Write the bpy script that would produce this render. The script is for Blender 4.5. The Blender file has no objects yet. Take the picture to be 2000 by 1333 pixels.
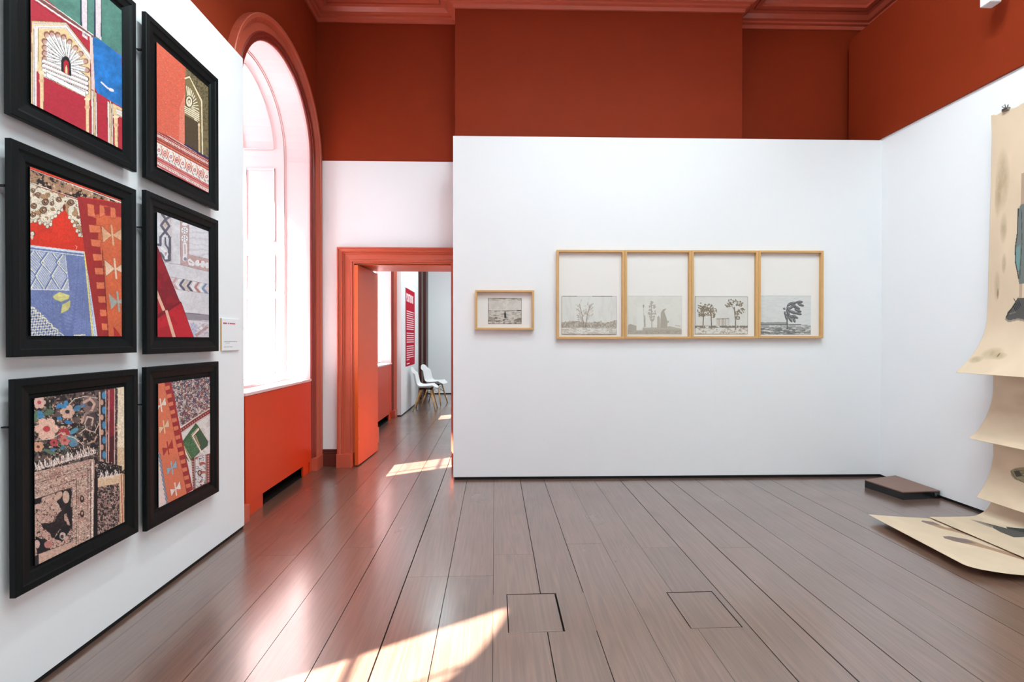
import bpy, bmesh, math, random
import numpy as np
from mathutils import Vector, Matrix
random.seed(7)
S = bpy.context.scene
COL = S.collection

# ---------------------------------------------------------------- camera
cam = bpy.data.cameras.new('camera')
cam.sensor_width = 36.0
cam.lens = 16.2
cam.clip_start = 0.05
co = bpy.data.objects.new('camera', cam); COL.objects.link(co)
co.location = (0, 0, 1.35)
YAW = math.atan(34 / 900); PIT = math.atan(4.5 / 900)
co.rotation_euler = (math.pi / 2 - PIT, 0, -YAW)
S.camera = co
S.view_settings.view_transform = 'Standard'
S.view_settings.look = 'None'
S.view_settings.gamma = 1
S.view_settings.exposure = 0.32
S.view_settings.use_curve_mapping = False

# ---------------------------------------------------------------- daylight
W = bpy.data.worlds.new('sky'); S.world = W; W.use_nodes = True
bg = W.node_tree.nodes['Background']
bg.inputs[0].default_value = (0.70, 0.90, 1.0, 1)
bg.inputs[1].default_value = 4.6
SUN_SLOPE = 1.19
sun = bpy.data.lights.new('sun', 'SUN'); sun.energy = 72; sun.angle = math.radians(0.6)
sun.color = (0.96, 0.98, 0.94)
so = bpy.data.objects.new('sun', sun); COL.objects.link(so)
so.rotation_euler = Vector((1, 0.51, -SUN_SLOPE)).to_track_quat('-Z', 'Y').to_euler()
so.location = (-6, -2, 9)

WIN_Y = [4.115, 0.88, -2.455, 7.22]       # centres of the arched windows
for yc in WIN_Y:
    p = bpy.data.lights.new('window_portal', 'AREA'); p.shape = 'RECTANGLE'
    p.size = 1.25; p.size_y = 2.95; p.cycles.is_portal = True
    o = bpy.data.objects.new('window_portal', p); COL.objects.link(o)
    o.location = (-3.13, yc, 2.35)
    o.rotation_euler = Vector((1, 0, 0)).to_track_quat('-Z', 'Z').to_euler()

# ceiling lamps of the room: spots on the lighting track
def spot(loc, target, energy, size=60, blend=0.9, col=(0.82, 0.97, 1.0), rad=0.04):
    l = bpy.data.lights.new('ceiling_spot', 'SPOT'); l.energy = energy
    l.spot_size = math.radians(size); l.spot_blend = blend; l.color = col
    l.shadow_soft_size = rad
    o = bpy.data.objects.new('ceiling_spot', l); COL.objects.link(o)
    o.location = loc
    o.rotation_euler = (Vector(target) - Vector(loc)).to_track_quat('-Z', 'Y').to_euler()
spot((0.25, 2.75, 4.6), (0.45, 4.38, 1.0), 38, 110)
spot((1.9, 2.75, 4.6), (2.0, 4.38, 1.0), 38, 110)
spot((-0.55, 3.0, 4.55), (-1.78, 2.55, 1.4), 95, 90, rad=0.03)
spot((-0.55, 1.9, 4.55), (-1.78, 1.9, 1.4), 75, 90, rad=0.03)
spot((2.4, 2.4, 4.55), (3.77, 2.6, 1.6), 80, 100)
spot((2.3, 2.6, 4.85), (3.75, 3.7, 4.4), 55, 80, rad=0.05)
spot((0.3, 9.0, 4.2), (-1.3, 9.9, 1.2), 110, 80)
def ceiling_fill(loc, sx, sy, e, col=(0.74, 0.96, 1.0)):  # added fill light overhead, out of view, to brighten the rooms
    l = bpy.data.lights.new('ceiling_fill_light', 'AREA'); l.shape = 'RECTANGLE'
    l.size = sx; l.size_y = sy; l.energy = e; l.color = col
    o = bpy.data.objects.new('ceiling_fill_light', l); COL.objects.link(o); o.location = loc
ceiling_fill((1.2, 0.6, 4.95), 3.2, 4.0, 195)
ceiling_fill((-0.8, 8.0, 4.3), 1.0, 2.5, 105)

# ---------------------------------------------------------------- helpers
def s2l(c):
    return tuple(((v / 255) / 12.92 if v / 255 <= 0.04045 else ((v / 255 + 0.055) / 1.055) ** 2.4) for v in c)

def mat(name, rgb, rough=0.5, spec=0.5, metal=0.0, noise=0.0, nscale=12, bump=0.0, bscale=200, coat=0.0, stretch=None):
    m = bpy.data.materials.new(name); m.use_nodes = True
    nt = m.node_tree; b = nt.nodes['Principled BSDF']
    c = s2l(rgb)
    b.inputs['Base Color'].default_value = (*c, 1)
    b.inputs['Roughness'].default_value = rough
    b.inputs['Specular IOR Level'].default_value = spec
    b.inputs['Metallic'].default_value = metal
    if coat: b.inputs['Coat Weight'].default_value = coat; b.inputs['Coat Roughness'].default_value = 0.15
    tc = nt.nodes.new('ShaderNodeTexCoord')
    src = tc.outputs['Object']
    if stretch:
        mp = nt.nodes.new('ShaderNodeMapping'); mp.inputs['Scale'].default_value = stretch
        nt.links.new(src, mp.inputs['Vector']); src = mp.outputs['Vector']
    if noise or True:
        n = nt.nodes.new('ShaderNodeTexNoise'); n.inputs['Scale'].default_value = nscale
        n.inputs['Detail'].default_value = 6
        nt.links.new(src, n.inputs['Vector'])
        r = nt.nodes.new('ShaderNodeMix'); r.data_type = 'RGBA'
        k = noise if noise else 0.02
        r.inputs[6].default_value = (*[max(0, v * (1 - k)) for v in c], 1)
        r.inputs[7].default_value = (*[min(1, v * (1 + k)) for v in c], 1)
        nt.links.new(n.outputs['Fac'], r.inputs[0]); nt.links.new(r.outputs[2], b.inputs['Base Color'])
    if bump:
        n2 = nt.nodes.new('ShaderNodeTexNoise'); n2.inputs['Scale'].default_value = bscale
        n2.inputs['Detail'].default_value = 3
        nt.links.new(src, n2.inputs['Vector'])
        bp = nt.nodes.new('ShaderNodeBump'); bp.inputs['Strength'].default_value = bump; bp.inputs['Distance'].default_value = 0.002
        nt.links.new(n2.outputs['Fac'], bp.inputs['Height']); nt.links.new(bp.outputs['Normal'], b.inputs['Normal'])
    return m

def vcol_mat(name, rough=0.6, spec=0.4, bump=0.0):
    m = bpy.data.materials.new(name); m.use_nodes = True
    nt = m.node_tree; b = nt.nodes['Principled BSDF']
    a = nt.nodes.new('ShaderNodeAttribute'); a.attribute_name = 'paint'
    nt.links.new(a.outputs['Color'], b.inputs['Base Color'])
    b.inputs['Roughness'].default_value = rough
    b.inputs['Specular IOR Level'].default_value = spec
    return m

M = {}
M['white'] = mat('gallery white paint', (232, 231, 233), 0.75, 0.25, noise=0.012, nscale=3, bump=0.05, bscale=300)
M['rust'] = mat('rust wall fabric', (134, 44, 16), 0.65, 0.15, noise=0.06, nscale=5, bump=0.5, bscale=600, stretch=(1, 1, 1))
M['trim'] = mat('terracotta gloss trim', (186, 86, 64), 0.28, 0.5, noise=0.03, nscale=8)
M['orange'] = mat('orange gloss panel', (204, 58, 16), 0.42, 0.5, noise=0.04, nscale=6)
M['leaf'] = mat('orange door paint', (208, 86, 30), 0.38, 0.5, noise=0.05, nscale=5, stretch=(1, 1, 0.3))
M['reveal'] = mat('pale pink window lining', (222, 190, 190), 0.4, 0.5, noise=0.02, nscale=5)
M['fascia'] = mat('fascia trim in painted shade', (128, 44, 33), 0.35, 0.4, noise=0.03)  # trim colour darkened to paint in the shade on the arch band
M['maroon'] = mat('maroon skirting paint', (92, 36, 30), 0.35, 0.5, noise=0.05)
M['darkbrown'] = mat('dark brown architrave', (72, 34, 28), 0.4, 0.4, noise=0.06)
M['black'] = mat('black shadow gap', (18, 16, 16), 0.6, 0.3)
M['blackwood'] = mat('ebonised wood', (9, 13, 14), 0.5, 0.16, noise=0.25, nscale=18, bump=0.4, bscale=60, stretch=(1, 1, 0.25))
M['oak'] = mat('pale oak moulding', (206, 160, 104), 0.5, 0.4, noise=0.10, nscale=14, stretch=(0.25, 1, 1))
M['paper'] = mat('off white mount', (240, 230, 226), 0.8, 0.2, noise=0.01)
M['ceilw'] = mat('ceiling paint', (228, 226, 224), 0.8, 0.2)
M['gap'] = mat('dark board gap', (30, 22, 20), 0.8, 0.1)
M['metal'] = mat('dull nickel', (150, 145, 138), 0.35, 0.5, metal=1.0)
M['whitepl'] = mat('white plastic', (225, 222, 222), 0.32, 0.5)
M['beech'] = mat('beech dowel', (206, 158, 96), 0.45, 0.4, noise=0.08, nscale=20, stretch=(1, 1, 0.2))
M['beechd'] = mat('walnut toned dowel', (150, 112, 74), 0.45, 0.4, noise=0.08, nscale=20)
M['wire'] = mat('black steel wire', (28, 26, 26), 0.4, 0.5, metal=0.6)
M['crimson'] = mat('crimson vinyl', (182, 14, 44), 0.75, 0.12)
M['signwhite'] = mat('white lettering', (245, 225, 228), 0.6, 0.3)
M['boxtop'] = mat('worn brown lid', (128, 92, 78), 0.4, 0.5, noise=0.18, nscale=14, stretch=(1, 4, 1))
M['boxside'] = mat('black gloss side', (20, 22, 24), 0.18, 0.6, noise=0.3, nscale=30)
M['greytext'] = mat('grey lettering', (120, 118, 125), 0.7)
M['redtext'] = mat('red lettering', (190, 60, 90), 0.7)
M['lampwhite'] = mat('lamp housing white', (228, 232, 236), 0.35)
M['sash'] = mat('white sash paint', (230, 226, 226), 0.4)
M['print'] = vcol_mat('carpet photograph print', 0.5, 0.35)
M['etch'] = vcol_mat('etching on paper', 0.75, 0.2)
M['kraft'] = vcol_mat('tan drawing paper', 0.75, 0.2)

def glass_mat():
    m = bpy.data.materials.new('clear pane'); m.use_nodes = True
    nt = m.node_tree; nt.nodes.clear()
    out = nt.nodes.new('ShaderNodeOutputMaterial')
    t = nt.nodes.new('ShaderNodeBsdfTransparent'); t.inputs[0].default_value = (0.96, 0.98, 0.98, 1)
    g = nt.nodes.new('ShaderNodeBsdfGlossy'); g.inputs['Roughness'].default_value = 0.02
    lw = nt.nodes.new('ShaderNodeLayerWeight'); lw.inputs[0].default_value = 0.5
    f = nt.nodes.new('ShaderNodeMath'); f.operation = 'POWER'; f.inputs[1].default_value = 5.0
    nt.links.new(lw.outputs['Facing'], f.inputs[0])
    mx = nt.nodes.new('ShaderNodeMixShader')
    nt.links.new(f.outputs[0], mx.inputs[0]); nt.links.new(t.outputs[0], mx.inputs[1]); nt.links.new(g.outputs[0], mx.inputs[2])
    nt.links.new(mx.outputs[0], out.inputs[0])
    return m
M['glass'] = glass_mat()

def floor_mat():
    m = bpy.data.materials.new('dark stained pine boards'); m.use_nodes = True
    nt = m.node_tree; b = nt.nodes['Principled BSDF']; L = nt.links
    a = nt.nodes.new('ShaderNodeAttribute'); a.attribute_name = 'tone'
    tc = nt.nodes.new('ShaderNodeTexCoord')
    off = nt.nodes.new('ShaderNodeVectorMath'); off.operation = 'MULTIPLY_ADD'
    L.new(a.outputs['Color'], off.inputs[0]); off.inputs[1].default_value = (7, 13, 3)
    L.new(tc.outputs['Object'], off.inputs[2])
    mp = nt.nodes.new('ShaderNodeMapping'); mp.inputs['Scale'].default_value = (1.6, 0.085, 1.0)
    L.new(off.outputs[0], mp.inputs['Vector'])
    w = nt.nodes.new('ShaderNodeTexNoise'); w.inputs['Scale'].default_value = 5.0; w.inputs['Detail'].default_value = 2; w.inputs['Distortion'].default_value = 0.6
    L.new(mp.outputs[0], w.inputs['Vector'])
    mul = nt.nodes.new('ShaderNodeMath'); mul.operation = 'MULTIPLY'; mul.inputs[1].default_value = 26
    L.new(w.outputs['Fac'], mul.inputs[0])
    fr = nt.nodes.new('ShaderNodeMath'); fr.operation = 'PINGPONG'; fr.inputs[1].default_value = 1.0
    L.new(mul.outputs[0], fr.inputs[0])
    n2 = nt.nodes.new('ShaderNodeTexNoise'); n2.inputs['Scale'].default_value = 60; n2.inputs['Detail'].default_value = 6
    mp2 = nt.nodes.new('ShaderNodeMapping'); mp2.inputs['Scale'].default_value = (1.6, 0.06, 1)
    L.new(off.outputs[0], mp2.inputs['Vector']); L.new(mp2.outputs[0], n2.inputs['Vector'])
    n3 = nt.nodes.new('ShaderNodeTexNoise'); n3.inputs['Scale'].default_value = 2.2; n3.inputs['Detail'].default_value = 5
    L.new(tc.outputs['Object'], n3.inputs['Vector'])
    mixg = nt.nodes.new('ShaderNodeMix'); mixg.data_type = 'RGBA'
    mixg.inputs[6].default_value = (*s2l((72, 48, 38)), 1); mixg.inputs[7].default_value = (*s2l((126, 92, 76)), 1)
    ad = nt.nodes.new('ShaderNodeMath'); ad.operation = 'MULTIPLY_ADD'; ad.inputs[1].default_value = 0.22
    L.new(fr.outputs[0], ad.inputs[0])
    ad2 = nt.nodes.new('ShaderNodeMath'); ad2.operation = 'MULTIPLY'; ad2.inputs[1].default_value = 0.8
    L.new(n2.outputs['Fac'], ad2.inputs[0]); L.new(ad2.outputs[0], ad.inputs[2])
    L.new(ad.outputs[0], mixg.inputs[0])
    hsv = nt.nodes.new('ShaderNodeHueSaturation')
    sep = nt.nodes.new('ShaderNodeSeparateColor'); L.new(a.outputs['Color'], sep.inputs[0])
    mv = nt.nodes.new('ShaderNodeMapRange'); mv.inputs[3].default_value = 0.9; mv.inputs[4].default_value = 1.12
    L.new(sep.outputs[0], mv.inputs[0]); L.new(mv.outputs[0], hsv.inputs['Value'])
    L.new(mixg.outputs[2], hsv.inputs['Color']); L.new(hsv.outputs[0], b.inputs['Base Color'])
    ro = nt.nodes.new('ShaderNodeMapRange'); ro.inputs[1].default_value = 0.3; ro.inputs[2].default_value = 0.7
    ro.inputs[3].default_value = 0.27; ro.inputs[4].default_value = 0.38
    L.new(n3.outputs['Fac'], ro.inputs[0]); L.new(ro.outputs[0], b.inputs['Roughness'])
    b.inputs['Specular IOR Level'].default_value = 1.0
    b.inputs['Coat Weight'].default_value = 1.0; b.inputs['Coat Roughness'].default_value = 0.2; b.inputs['Coat IOR'].default_value = 2.0
    bp = nt.nodes.new('ShaderNodeBump'); bp.inputs['Strength'].default_value = 0.35; bp.inputs['Distance'].default_value = 0.0012
    L.new(n2.outputs['Fac'], bp.inputs['Height']); L.new(bp.outputs[0], b.inputs['Normal'])
    return m
M['floor'] = floor_mat()

class MB:
    def __init__(s, o=(0, 0, 0)): s.v = []; s.f = []; s.o = o
    def add(s, vs, fs):
        n = len(s.v); s.v += [tuple(a - b for a, b in zip(v, s.o)) for v in vs]; s.f += [tuple(n + i for i in f) for f in fs]
    def box(s, x0, x1, y0, y1, z0, z1):
        s.add([(x0, y0, z0), (x1, y0, z0), (x1, y1, z0), (x0, y1, z0), (x0, y0, z1), (x1, y0, z1), (x1, y1, z1), (x0, y1, z1)],
              [(0, 3, 2, 1), (4, 5, 6, 7), (0, 1, 5, 4), (1, 2, 6, 5), (2, 3, 7, 6), (3, 0, 4, 7)])
    def quad(s, a, b, c, d): s.add([a, b, c, d], [(0, 1, 2, 3)])
    def sweep(s, rings, closed_ring=False, caps=False):
        n = len(rings[0]); vs = [p for r in rings for p in r]; fs = []
        m = n if closed_ring else n - 1
        for i in range(len(rings) - 1):
            for j in range(m):
                k = (j + 1) % n
                fs.append((i * n + j, i * n + k, (i + 1) * n + k, (i + 1) * n + j))
        if caps: fs.append(tuple(range(n))[::-1]); fs.append(tuple((len(rings) - 1) * n + j for j in range(n)))
        s.add(vs, fs)
    def tube(s, pts, r, n=8, r2=None):
        pts = [Vector(p) for p in pts]; rings = []
        for i, p in enumerate(pts):
            d = (pts[min(i + 1, len(pts) - 1)] - pts[max(i - 1, 0)]).normalized()
            u = d.cross(Vector((0, 0, 1)))
            if u.length < 1e-3: u = d.cross(Vector((0, 1, 0)))
            u.normalize(); w = d.cross(u)
            rr = r if r2 is None else r + (r2 - r) * i / (len(pts) - 1)
            rings.append([tuple(p + u * (rr * math.cos(2 * math.pi * k / n)) + w * (rr * math.sin(2 * math.pi * k / n))) for k in range(n)])
        s.sweep(rings, True, True)
    def build(s, name, m, parent=None, smooth=False, bevel=0.0):
        me = bpy.data.meshes.new(name); me.from_pydata(s.v, [], s.f); me.update()
        bm = bmesh.new(); bm.from_mesh(me); bmesh.ops.recalc_face_normals(bm, faces=bm.faces); bm.to_mesh(me); bm.free()
        me.materials.append(m)
        if smooth:
            for p in me.polygons: p.use_smooth = True
        o = bpy.data.objects.new(name, me); COL.objects.link(o)
        if parent: o.parent = parent
        if bevel:
            b = o.modifiers.new('bevel', 'BEVEL'); b.width = bevel; b.segments = 2; b.limit_method = 'ANGLE'
        return o

def thing(name, label, cat, loc=(0, 0, 0), rz=0, group=None):
    o = bpy.data.objects.new(name, None); COL.objects.link(o)
    o.location = loc; o.rotation_euler = (0, 0, rz); o.empty_display_size = 0.1
    o['label'] = label; o['category'] = cat
    if group: o['group'] = group
    return o
def tag(o, label, cat, group=None, kind=None):
    o['label'] = label; o['category'] = cat
    if group: o['group'] = group
    return o
def struct(o, label=None):
    o['kind'] = 'structure'
    if label: o['label'] = label
    return o

# ================================================================ ROOM SHELL
SK = -0.014                      # the far walls run a touch out of square
def by(y0, x): return y0 + SK * x
ZC = 5.0
XW = -1.875                      # window wall face
# ---- floor boards
def make_floor():
    vs = []; fs = []; tones = []
    def board(x0, x1, y0, y1, g=0.0016, tone=None, z=0.0, gy=0.0008):
        n = len(vs)
        t = tone if tone is not None else (random.random(), random.random(), random.random())
        vs.extend([(x0 + g, y0 + gy, z), (x1 - g, y0 + gy, z), (x1 - g, y1 - gy, z), (x0 + g, y1 - gy, z),
                   (x0 + g, y0 + gy, z - .02), (x1 - g, y0 + gy, z - .02), (x1 - g, y1 - gy, z - .02), (x0 + g, y1 - gy, z - .02)])
        for f in ((0, 1, 2, 3), (0, 4, 5, 1), (1, 5, 6, 2), (2, 6, 7, 3), (3, 7, 4, 0)):
            fs.append(tuple(n + i for i in f)); tones.append(t)
    xs = [-2.2, -1.95, -1.70, -1.465, -1.228, -0.982, -0.748, -0.498, -0.262, -0.008, 0.242, 0.472, 0.712, 0.945, 1.193, 1.432, 1.675, 1.92, 2.16, 2.40, 2.64, 2.88, 3.12, 3.36, 3.60, 3.85, 4.12]
    wide = {-0.748: .0035, -0.498: .003, 0.242: .003, 1.193: .004, 1.675: .003, 2.40: .0035, -1.228: .002, 1.432: .0022, -0.008: .0015, 0.472: .0008, 0.712: .0008, 0.945: .0010}
    joints = {-1.465: [2.915], -0.982: [3.003], -0.748: [], -0.498: [2.62], -0.262: [2.62], -0.008: [2.872], 0.472: [3.005], 0.945: [2.93], 1.432: [2.91]}
    HA = (0.062, 0.325, 2.106, 2.426); HB = (0.912, 1.160, 2.105, 2.413)
    for i in range(len(xs) - 1):
        x0, x1 = xs[i], xs[i + 1]
        js = [-4.0] + sorted(joints.get(x0, []) + [random.uniform(-2.5, -.5), random.uniform(5.6, 6.2) if x0 > -1.6 else 6.0, random.uniform(8, 9)]) + [11.6]
        g = wide.get(x0, .0006)
        for a, b in zip(js[:-1], js[1:]):
            t = (random.random(), random.random(), random.random())
            segs = [(x0, x1, a, b)]
            for (hx0, hx1, hy0, hy1) in (HA, HB):
                out = []
                for (p, q, c, d) in segs:
                    if p < hx1 and q > hx0 and c < hy1 and d > hy0:
                        out.append((p, q, c, hy0)); out.append((p, q, hy1, d))
                        if p < hx0 - .004: out.append((p, hx0, hy0, hy1))
                        if q > hx1 + .004: out.append((hx1, q, hy0, hy1))
                    else: out.append((p, q, c, d))
                segs = out
            for (p, q, c, d) in segs: board(p, q, c, d, g if q - p > .2 else .0002, t, 0, .0008 if len(segs) == 1 else .0)
    me = bpy.data.meshes.new('floor'); me.from_pydata(vs, [], fs); me.update()
    at = me.color_attributes.new('tone', 'FLOAT_COLOR', 'CORNER')
    k = 0
    for p, t in zip(me.polygons, tones):
        for li in p.loop_indices: at.data[li].color = (*t, 1)
    me.materials.append(M['floor'])
    o = bpy.data.objects.new('floor', me); COL.objects.link(o); struct(o)
    # subfloor seen through the gaps, one mesh under everything
    s = MB(); s.box(-2.2, 4.2, -4, 11.6, -.06, -.012); struct(s.build('floor_underlay', M['gap']))
    # the two loose hatches
    for (h, lab, tn) in ((HA, 'square hatch cut into the floorboards beside the bright sun patch, left of the two', .35),
                         (HB, 'square hatch cut into the floorboards clear of the sun patch, right of the two', .25)):
        s = MB(); s.box(h[0] + .005, h[1] - (.009 if h is HA else .004), h[2] + .005, h[3] - .004, -.02, -.001)
        ho = s.build('floor_hatch', M['floor'], bevel=.0015)
        a2 = ho.data.color_attributes.new('tone', 'FLOAT_COLOR', 'CORNER')
        for d in a2.data: d.color = (tn, .2, .8, 1)
        tag(ho, lab, 'floor hatch', 'hatches in the floorboards')
make_floor()

# ---- arched window wall
R_IN = 0.645; ZS = 3.19; SILL = 0.93
def arch_pts(yc, r, n=28, zs=ZS):
    return [(yc + r * math.cos(math.pi * k / n), zs + r * math.sin(math.pi * k / n)) for k in range(n + 1)]
def wall_bay(mb, x, yc, half, r, z0, z1, base=0.0):
    # wall plane at x with an arched hole, from base up
    mb.quad((x, yc - half, z0), (x, yc - r, z0), (x, yc - r, ZS), (x, yc - half, ZS))
    mb.quad((x, yc + r, z0), (x, yc + half, z0), (x, yc + half, ZS), (x, yc + r, ZS))
    if base > z0: mb.quad((x, yc - r, z0), (x, yc + r, z0), (x, yc + r, base), (x, yc - r, base))
    pts = arch_pts(yc, r)
    mb.quad((x, yc + half, ZS), (x, yc + r, ZS), (x, yc + r, z1), (x, yc + half, z1))
    mb.quad((x, yc - half, ZS), (x, yc - r, ZS), (x, yc - r, z1), (x, yc - half, z1))
    for a, b in zip(pts[:-1], pts[1:]):
        mb.quad((x, a[0], a[1]), (x, b[0], b[1]), (x, b[0], z1), (x, a[0], z1))
wl = MB()
for yc in (4.115, 0.88, -2.455):
    half = 1.47 if yc != 4.115 else 0.86
    wall_bay(wl, XW, yc, half, R_IN, 0, ZC)
for a_, b_ in ((2.35, 3.255), (-.985, -.59), (-4.0, -3.925)):
    wl.quad((XW, a_, 0), (XW, b_, 0), (XW, b_, ZC), (XW, a_, ZC))
struct(wl.build('wall_left', M['rust']))
XG = -2.80
we = MB()
for yc in (-2.455, 0.88, 4.115, 7.22):
    wall_bay(we, XG - .12, yc, 1.585, .60, 0, ZC, base=.93)
we.quad((XG - .12, -5, 0), (XG - .12, -3.81, 0), (XG - .12, -3.81, ZC), (XG - .12, -5, ZC))
we.quad((XG - .12, 8.87, 0), (XG - .12, 12, 0), (XG - .12, 12, ZC), (XG - .12, 8.87, ZC))
for yc in (-2.455, 0.88, 4.115, 7.22):
    ro_ = [[(x, yc + .60, .93)] + [(x, yc + .60 * math.cos(math.pi * k / 28), ZS + .60 * math.sin(math.pi * k / 28)) for k in range(29)] + [(x, yc - .60, .93)] for x in (XG - .12, XG - .30)]
    we.sweep(ro_, True)
    wall_bay(we, XG - .30, yc, 1.585, .60, 0, ZC, base=.93)
struct(we.build('wall_exterior', M['white']))

def window(idx, yc, xw, detailed=True):
    root = bpy.data.objects.new('window_%d' % idx, None); COL.objects.link(root); root.location = (xw, yc, 0)
    struct(root)
    O = (xw, yc, 0)
    def ring(x, r, z0=SILL - .012, n=28):
        return [(x, yc + r, z0)] + [(x, p[0], p[1]) for p in arch_pts(yc, r, n)] + [(x, yc - r, z0)]
    # outer lining, step, inner lining
    s = MB(O)
    xm = xw - .235
    s.sweep([ring(xw, R_IN), ring(xw - .02, R_IN - .004), ring(xm, R_IN - .004), ring(xm, R_IN - .012), ring(xm - .012, R_IN - .012), ring(xm - .012, R_IN - .022), ring(XG - .12, .605)])
    s.build('window_lining', M['reveal'], root)
    # niche behind the radiator cover, lined black to paint in its shade
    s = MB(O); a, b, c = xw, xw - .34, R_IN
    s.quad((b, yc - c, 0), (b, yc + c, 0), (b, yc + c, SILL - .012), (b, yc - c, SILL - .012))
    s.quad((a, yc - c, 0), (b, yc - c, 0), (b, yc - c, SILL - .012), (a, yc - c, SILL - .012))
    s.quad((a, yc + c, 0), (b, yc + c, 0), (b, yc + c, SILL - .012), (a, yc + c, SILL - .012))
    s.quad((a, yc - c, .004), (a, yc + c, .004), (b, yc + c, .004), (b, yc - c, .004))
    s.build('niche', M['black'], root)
    # springing bead
    s = MB(O)
    for sg in (-1, 1):
        s.box(XG, xw - .004, yc + sg * (R_IN - .001) - .006, yc + sg * (R_IN - .001) + .0, ZS - .055, ZS - .048)
    # raised panel mouldings on the shutters of both jambs
    def jamb_panel(x0, x1, z0, z1, sg):
        r = lambda x: R_IN - .022 - (R_IN - .022 - .605) * (xm - .012 - x) / (xm - .012 - XG + .12)
        w = .016; d = .012
        for (a, b, c, e) in ((x0, x1, z0, z0 + w), (x0, x1, z1 - w, z1), (x0, x0 + w, z0, z1), (x1 - w, x1, z0, z1)):
            y0 = yc + sg * r((a + b) / 2); s.box(a, b, min(y0 - sg * d, y0 + sg * .004), max(y0 - sg * d, y0 + sg * .004), c, e)
    for sg in (-1, 1):
        for (z0, z1) in ((2.33, 3.06), (1.83, 2.20), (1.00, 1.76)):
            jamb_panel(xm - .39, xm - .10, z0, z1, sg)
    # curved panel bead in the head
    for xa in (xm - .10, xm - .40):
        for t0, t1 in ((6, 84), (96, 174)):
            pts = []
            for k in range(15):
                t = math.radians(t0 + (t1 - t0) * k / 14); r = R_IN - .034 - .01
                pts.append((xa, yc + r * math.cos(t), ZS + r * math.sin(t)))
            s.tube(pts, .007, 5)
    for t in (6, 84, 96, 174):
        t = math.radians(t); r = R_IN - .044
        s.tube([(xm - .10, yc + r * math.cos(t), ZS + r * math.sin(t)), (xm - .40, yc + r * math.cos(t), ZS + r * math.sin(t))], .007, 5)
    s.build('shutter_moulding', M['reveal'], root)
    # sash: arched rim, unseen centre stile widened to cut the sun patch, rails
    s = MB(O)
    s.sweep([[(x, p[1], p[2]) for p in ring(0, r, SILL)] for x, r in ((XG - .03, .61), (XG - .03, .545), (XG + .03, .545), (XG + .03, .61))])
    s.box(XG - .10, XG - .06, yc - .07, yc + .15, SILL, ZS + .57)
    for q in (-.34, .34): s.box(XG - .012, XG + .012, yc + q - .004, yc + q + .004, SILL, ZS + .44)
    s.box(XG - .03, XG + .03, yc - .56, yc + .56, SILL, SILL + .08)
    for z in (1.78, 2.62):
        s.box(XG - .015, XG + .015, yc - .56, yc + .56, z, z + .014)
    s.build('window_frame', M['sash'], root)
    s = MB(O)
    pts = arch_pts(yc, .56, 24)
    vs = [(XG, yc + .56, SILL), *[(XG, p[0], p[1]) for p in pts], (XG, yc - .56, SILL)]
    s.add(vs, [tuple(range(len(vs)))])
    s.build('window_pane', M['glass'], root)
    # sill board
    s = MB(O)
    s.box(XG - .05, xw + .018, yc - .598, yc + .638, SILL - .012, SILL + .012)
    s.box(XG - .05, xw - .17, yc - .60, yc + .61, SILL + .012, SILL + .034)
    s.build('window_sill', M['reveal'], root, bevel=.003)
    # architrave with plinth blocks
    prof = [(0.0, 0.0), (0.0, .012), (.008, .020), (.030, .020), (.036, .028), (.052, .030), (.060, .034), (.068, .028), (.120, .020), (.128, .028), (.140, .040), (.150, .048), (.158, .058), (.180, .060), (.186, .056), (.186, 0.0)]
    s = MB(O)
    rings = []
    def pr_ring(cy, sy, cz, sz, z0=None):
        out = []
        for w, d in prof:
            r = R_IN + w
            out.append((xw + d, cy + sy * r, (cz + sz * r) if z0 is None else z0))
        return out
    rings.append(pr_ring(yc, 1, 0, 0, .13))
    for k in range(33):
        t = math.pi * k / 32
        rings.append(pr_ring(yc, math.cos(t), ZS, math.sin(t)))
    rings.append(pr_ring(yc, -1, 0, 0, .13))
    s.sweep([r[7:] for r in rings]); s.build('architrave', M['trim'], root)
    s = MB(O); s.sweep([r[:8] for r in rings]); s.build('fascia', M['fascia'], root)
    s = MB(O)
    s.box(xw, xw + .066, yc + R_IN - .002, yc + R_IN + .19, 0, .13)
    s.box(xw, xw + .066, yc - R_IN - .19, yc - R_IN + .002, 0, .13)
    s.build('plinth_block', M['trim'], root, bevel=.002)
    return root
window(1, 4.115, XW)
window(2, 0.88, XW)
window(3, -2.455, XW)
XN = -1.75                     # window wall face in the next room
window(4, 7.22, XN)

# partition board in front of the pier between two windows
PX = -1.78
s = MB(); s.box(XW + .004, PX, 1.54, 3.343, .022, 3.335); struct(s.build('wall_partition_left', M['white'], bevel=.002))
s = MB(); s.box(XW + .004, PX - .006, 1.54, 3.338, 0, .022); struct(s.build('shadow_strip_left', M['black']))  # black strip painting the shade under the raised board

# centre partition
Y0 = 4.408
def skew_box(mb, x0, x1, y, t, z0, z1):
    vs = [(x0, by(y, x0), z0), (x1, by(y, x1), z0), (x1, by(y, x1) + t, z0), (x0, by(y, x0) + t, z0)]
    vs += [(v[0], v[1], z1) for v in vs]
    mb.add(vs, [(0, 3, 2, 1), (4, 5, 6, 7), (0, 1, 5, 4), (1, 2, 6, 5), (2, 3, 7, 6), (3, 0, 4, 7)])
s = MB(); skew_box(s, -.395, 3.80, Y0, .16, .026, 3.283); struct(s.build('wall_center', M['white'], bevel=.002))
s = MB(); skew_box(s, -.385, 3.78, Y0 + .006, .14, 0, .026); struct(s.build('shadow_strip_center', M['black']))  # black strip for the shadow gap at the wall's foot
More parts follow.
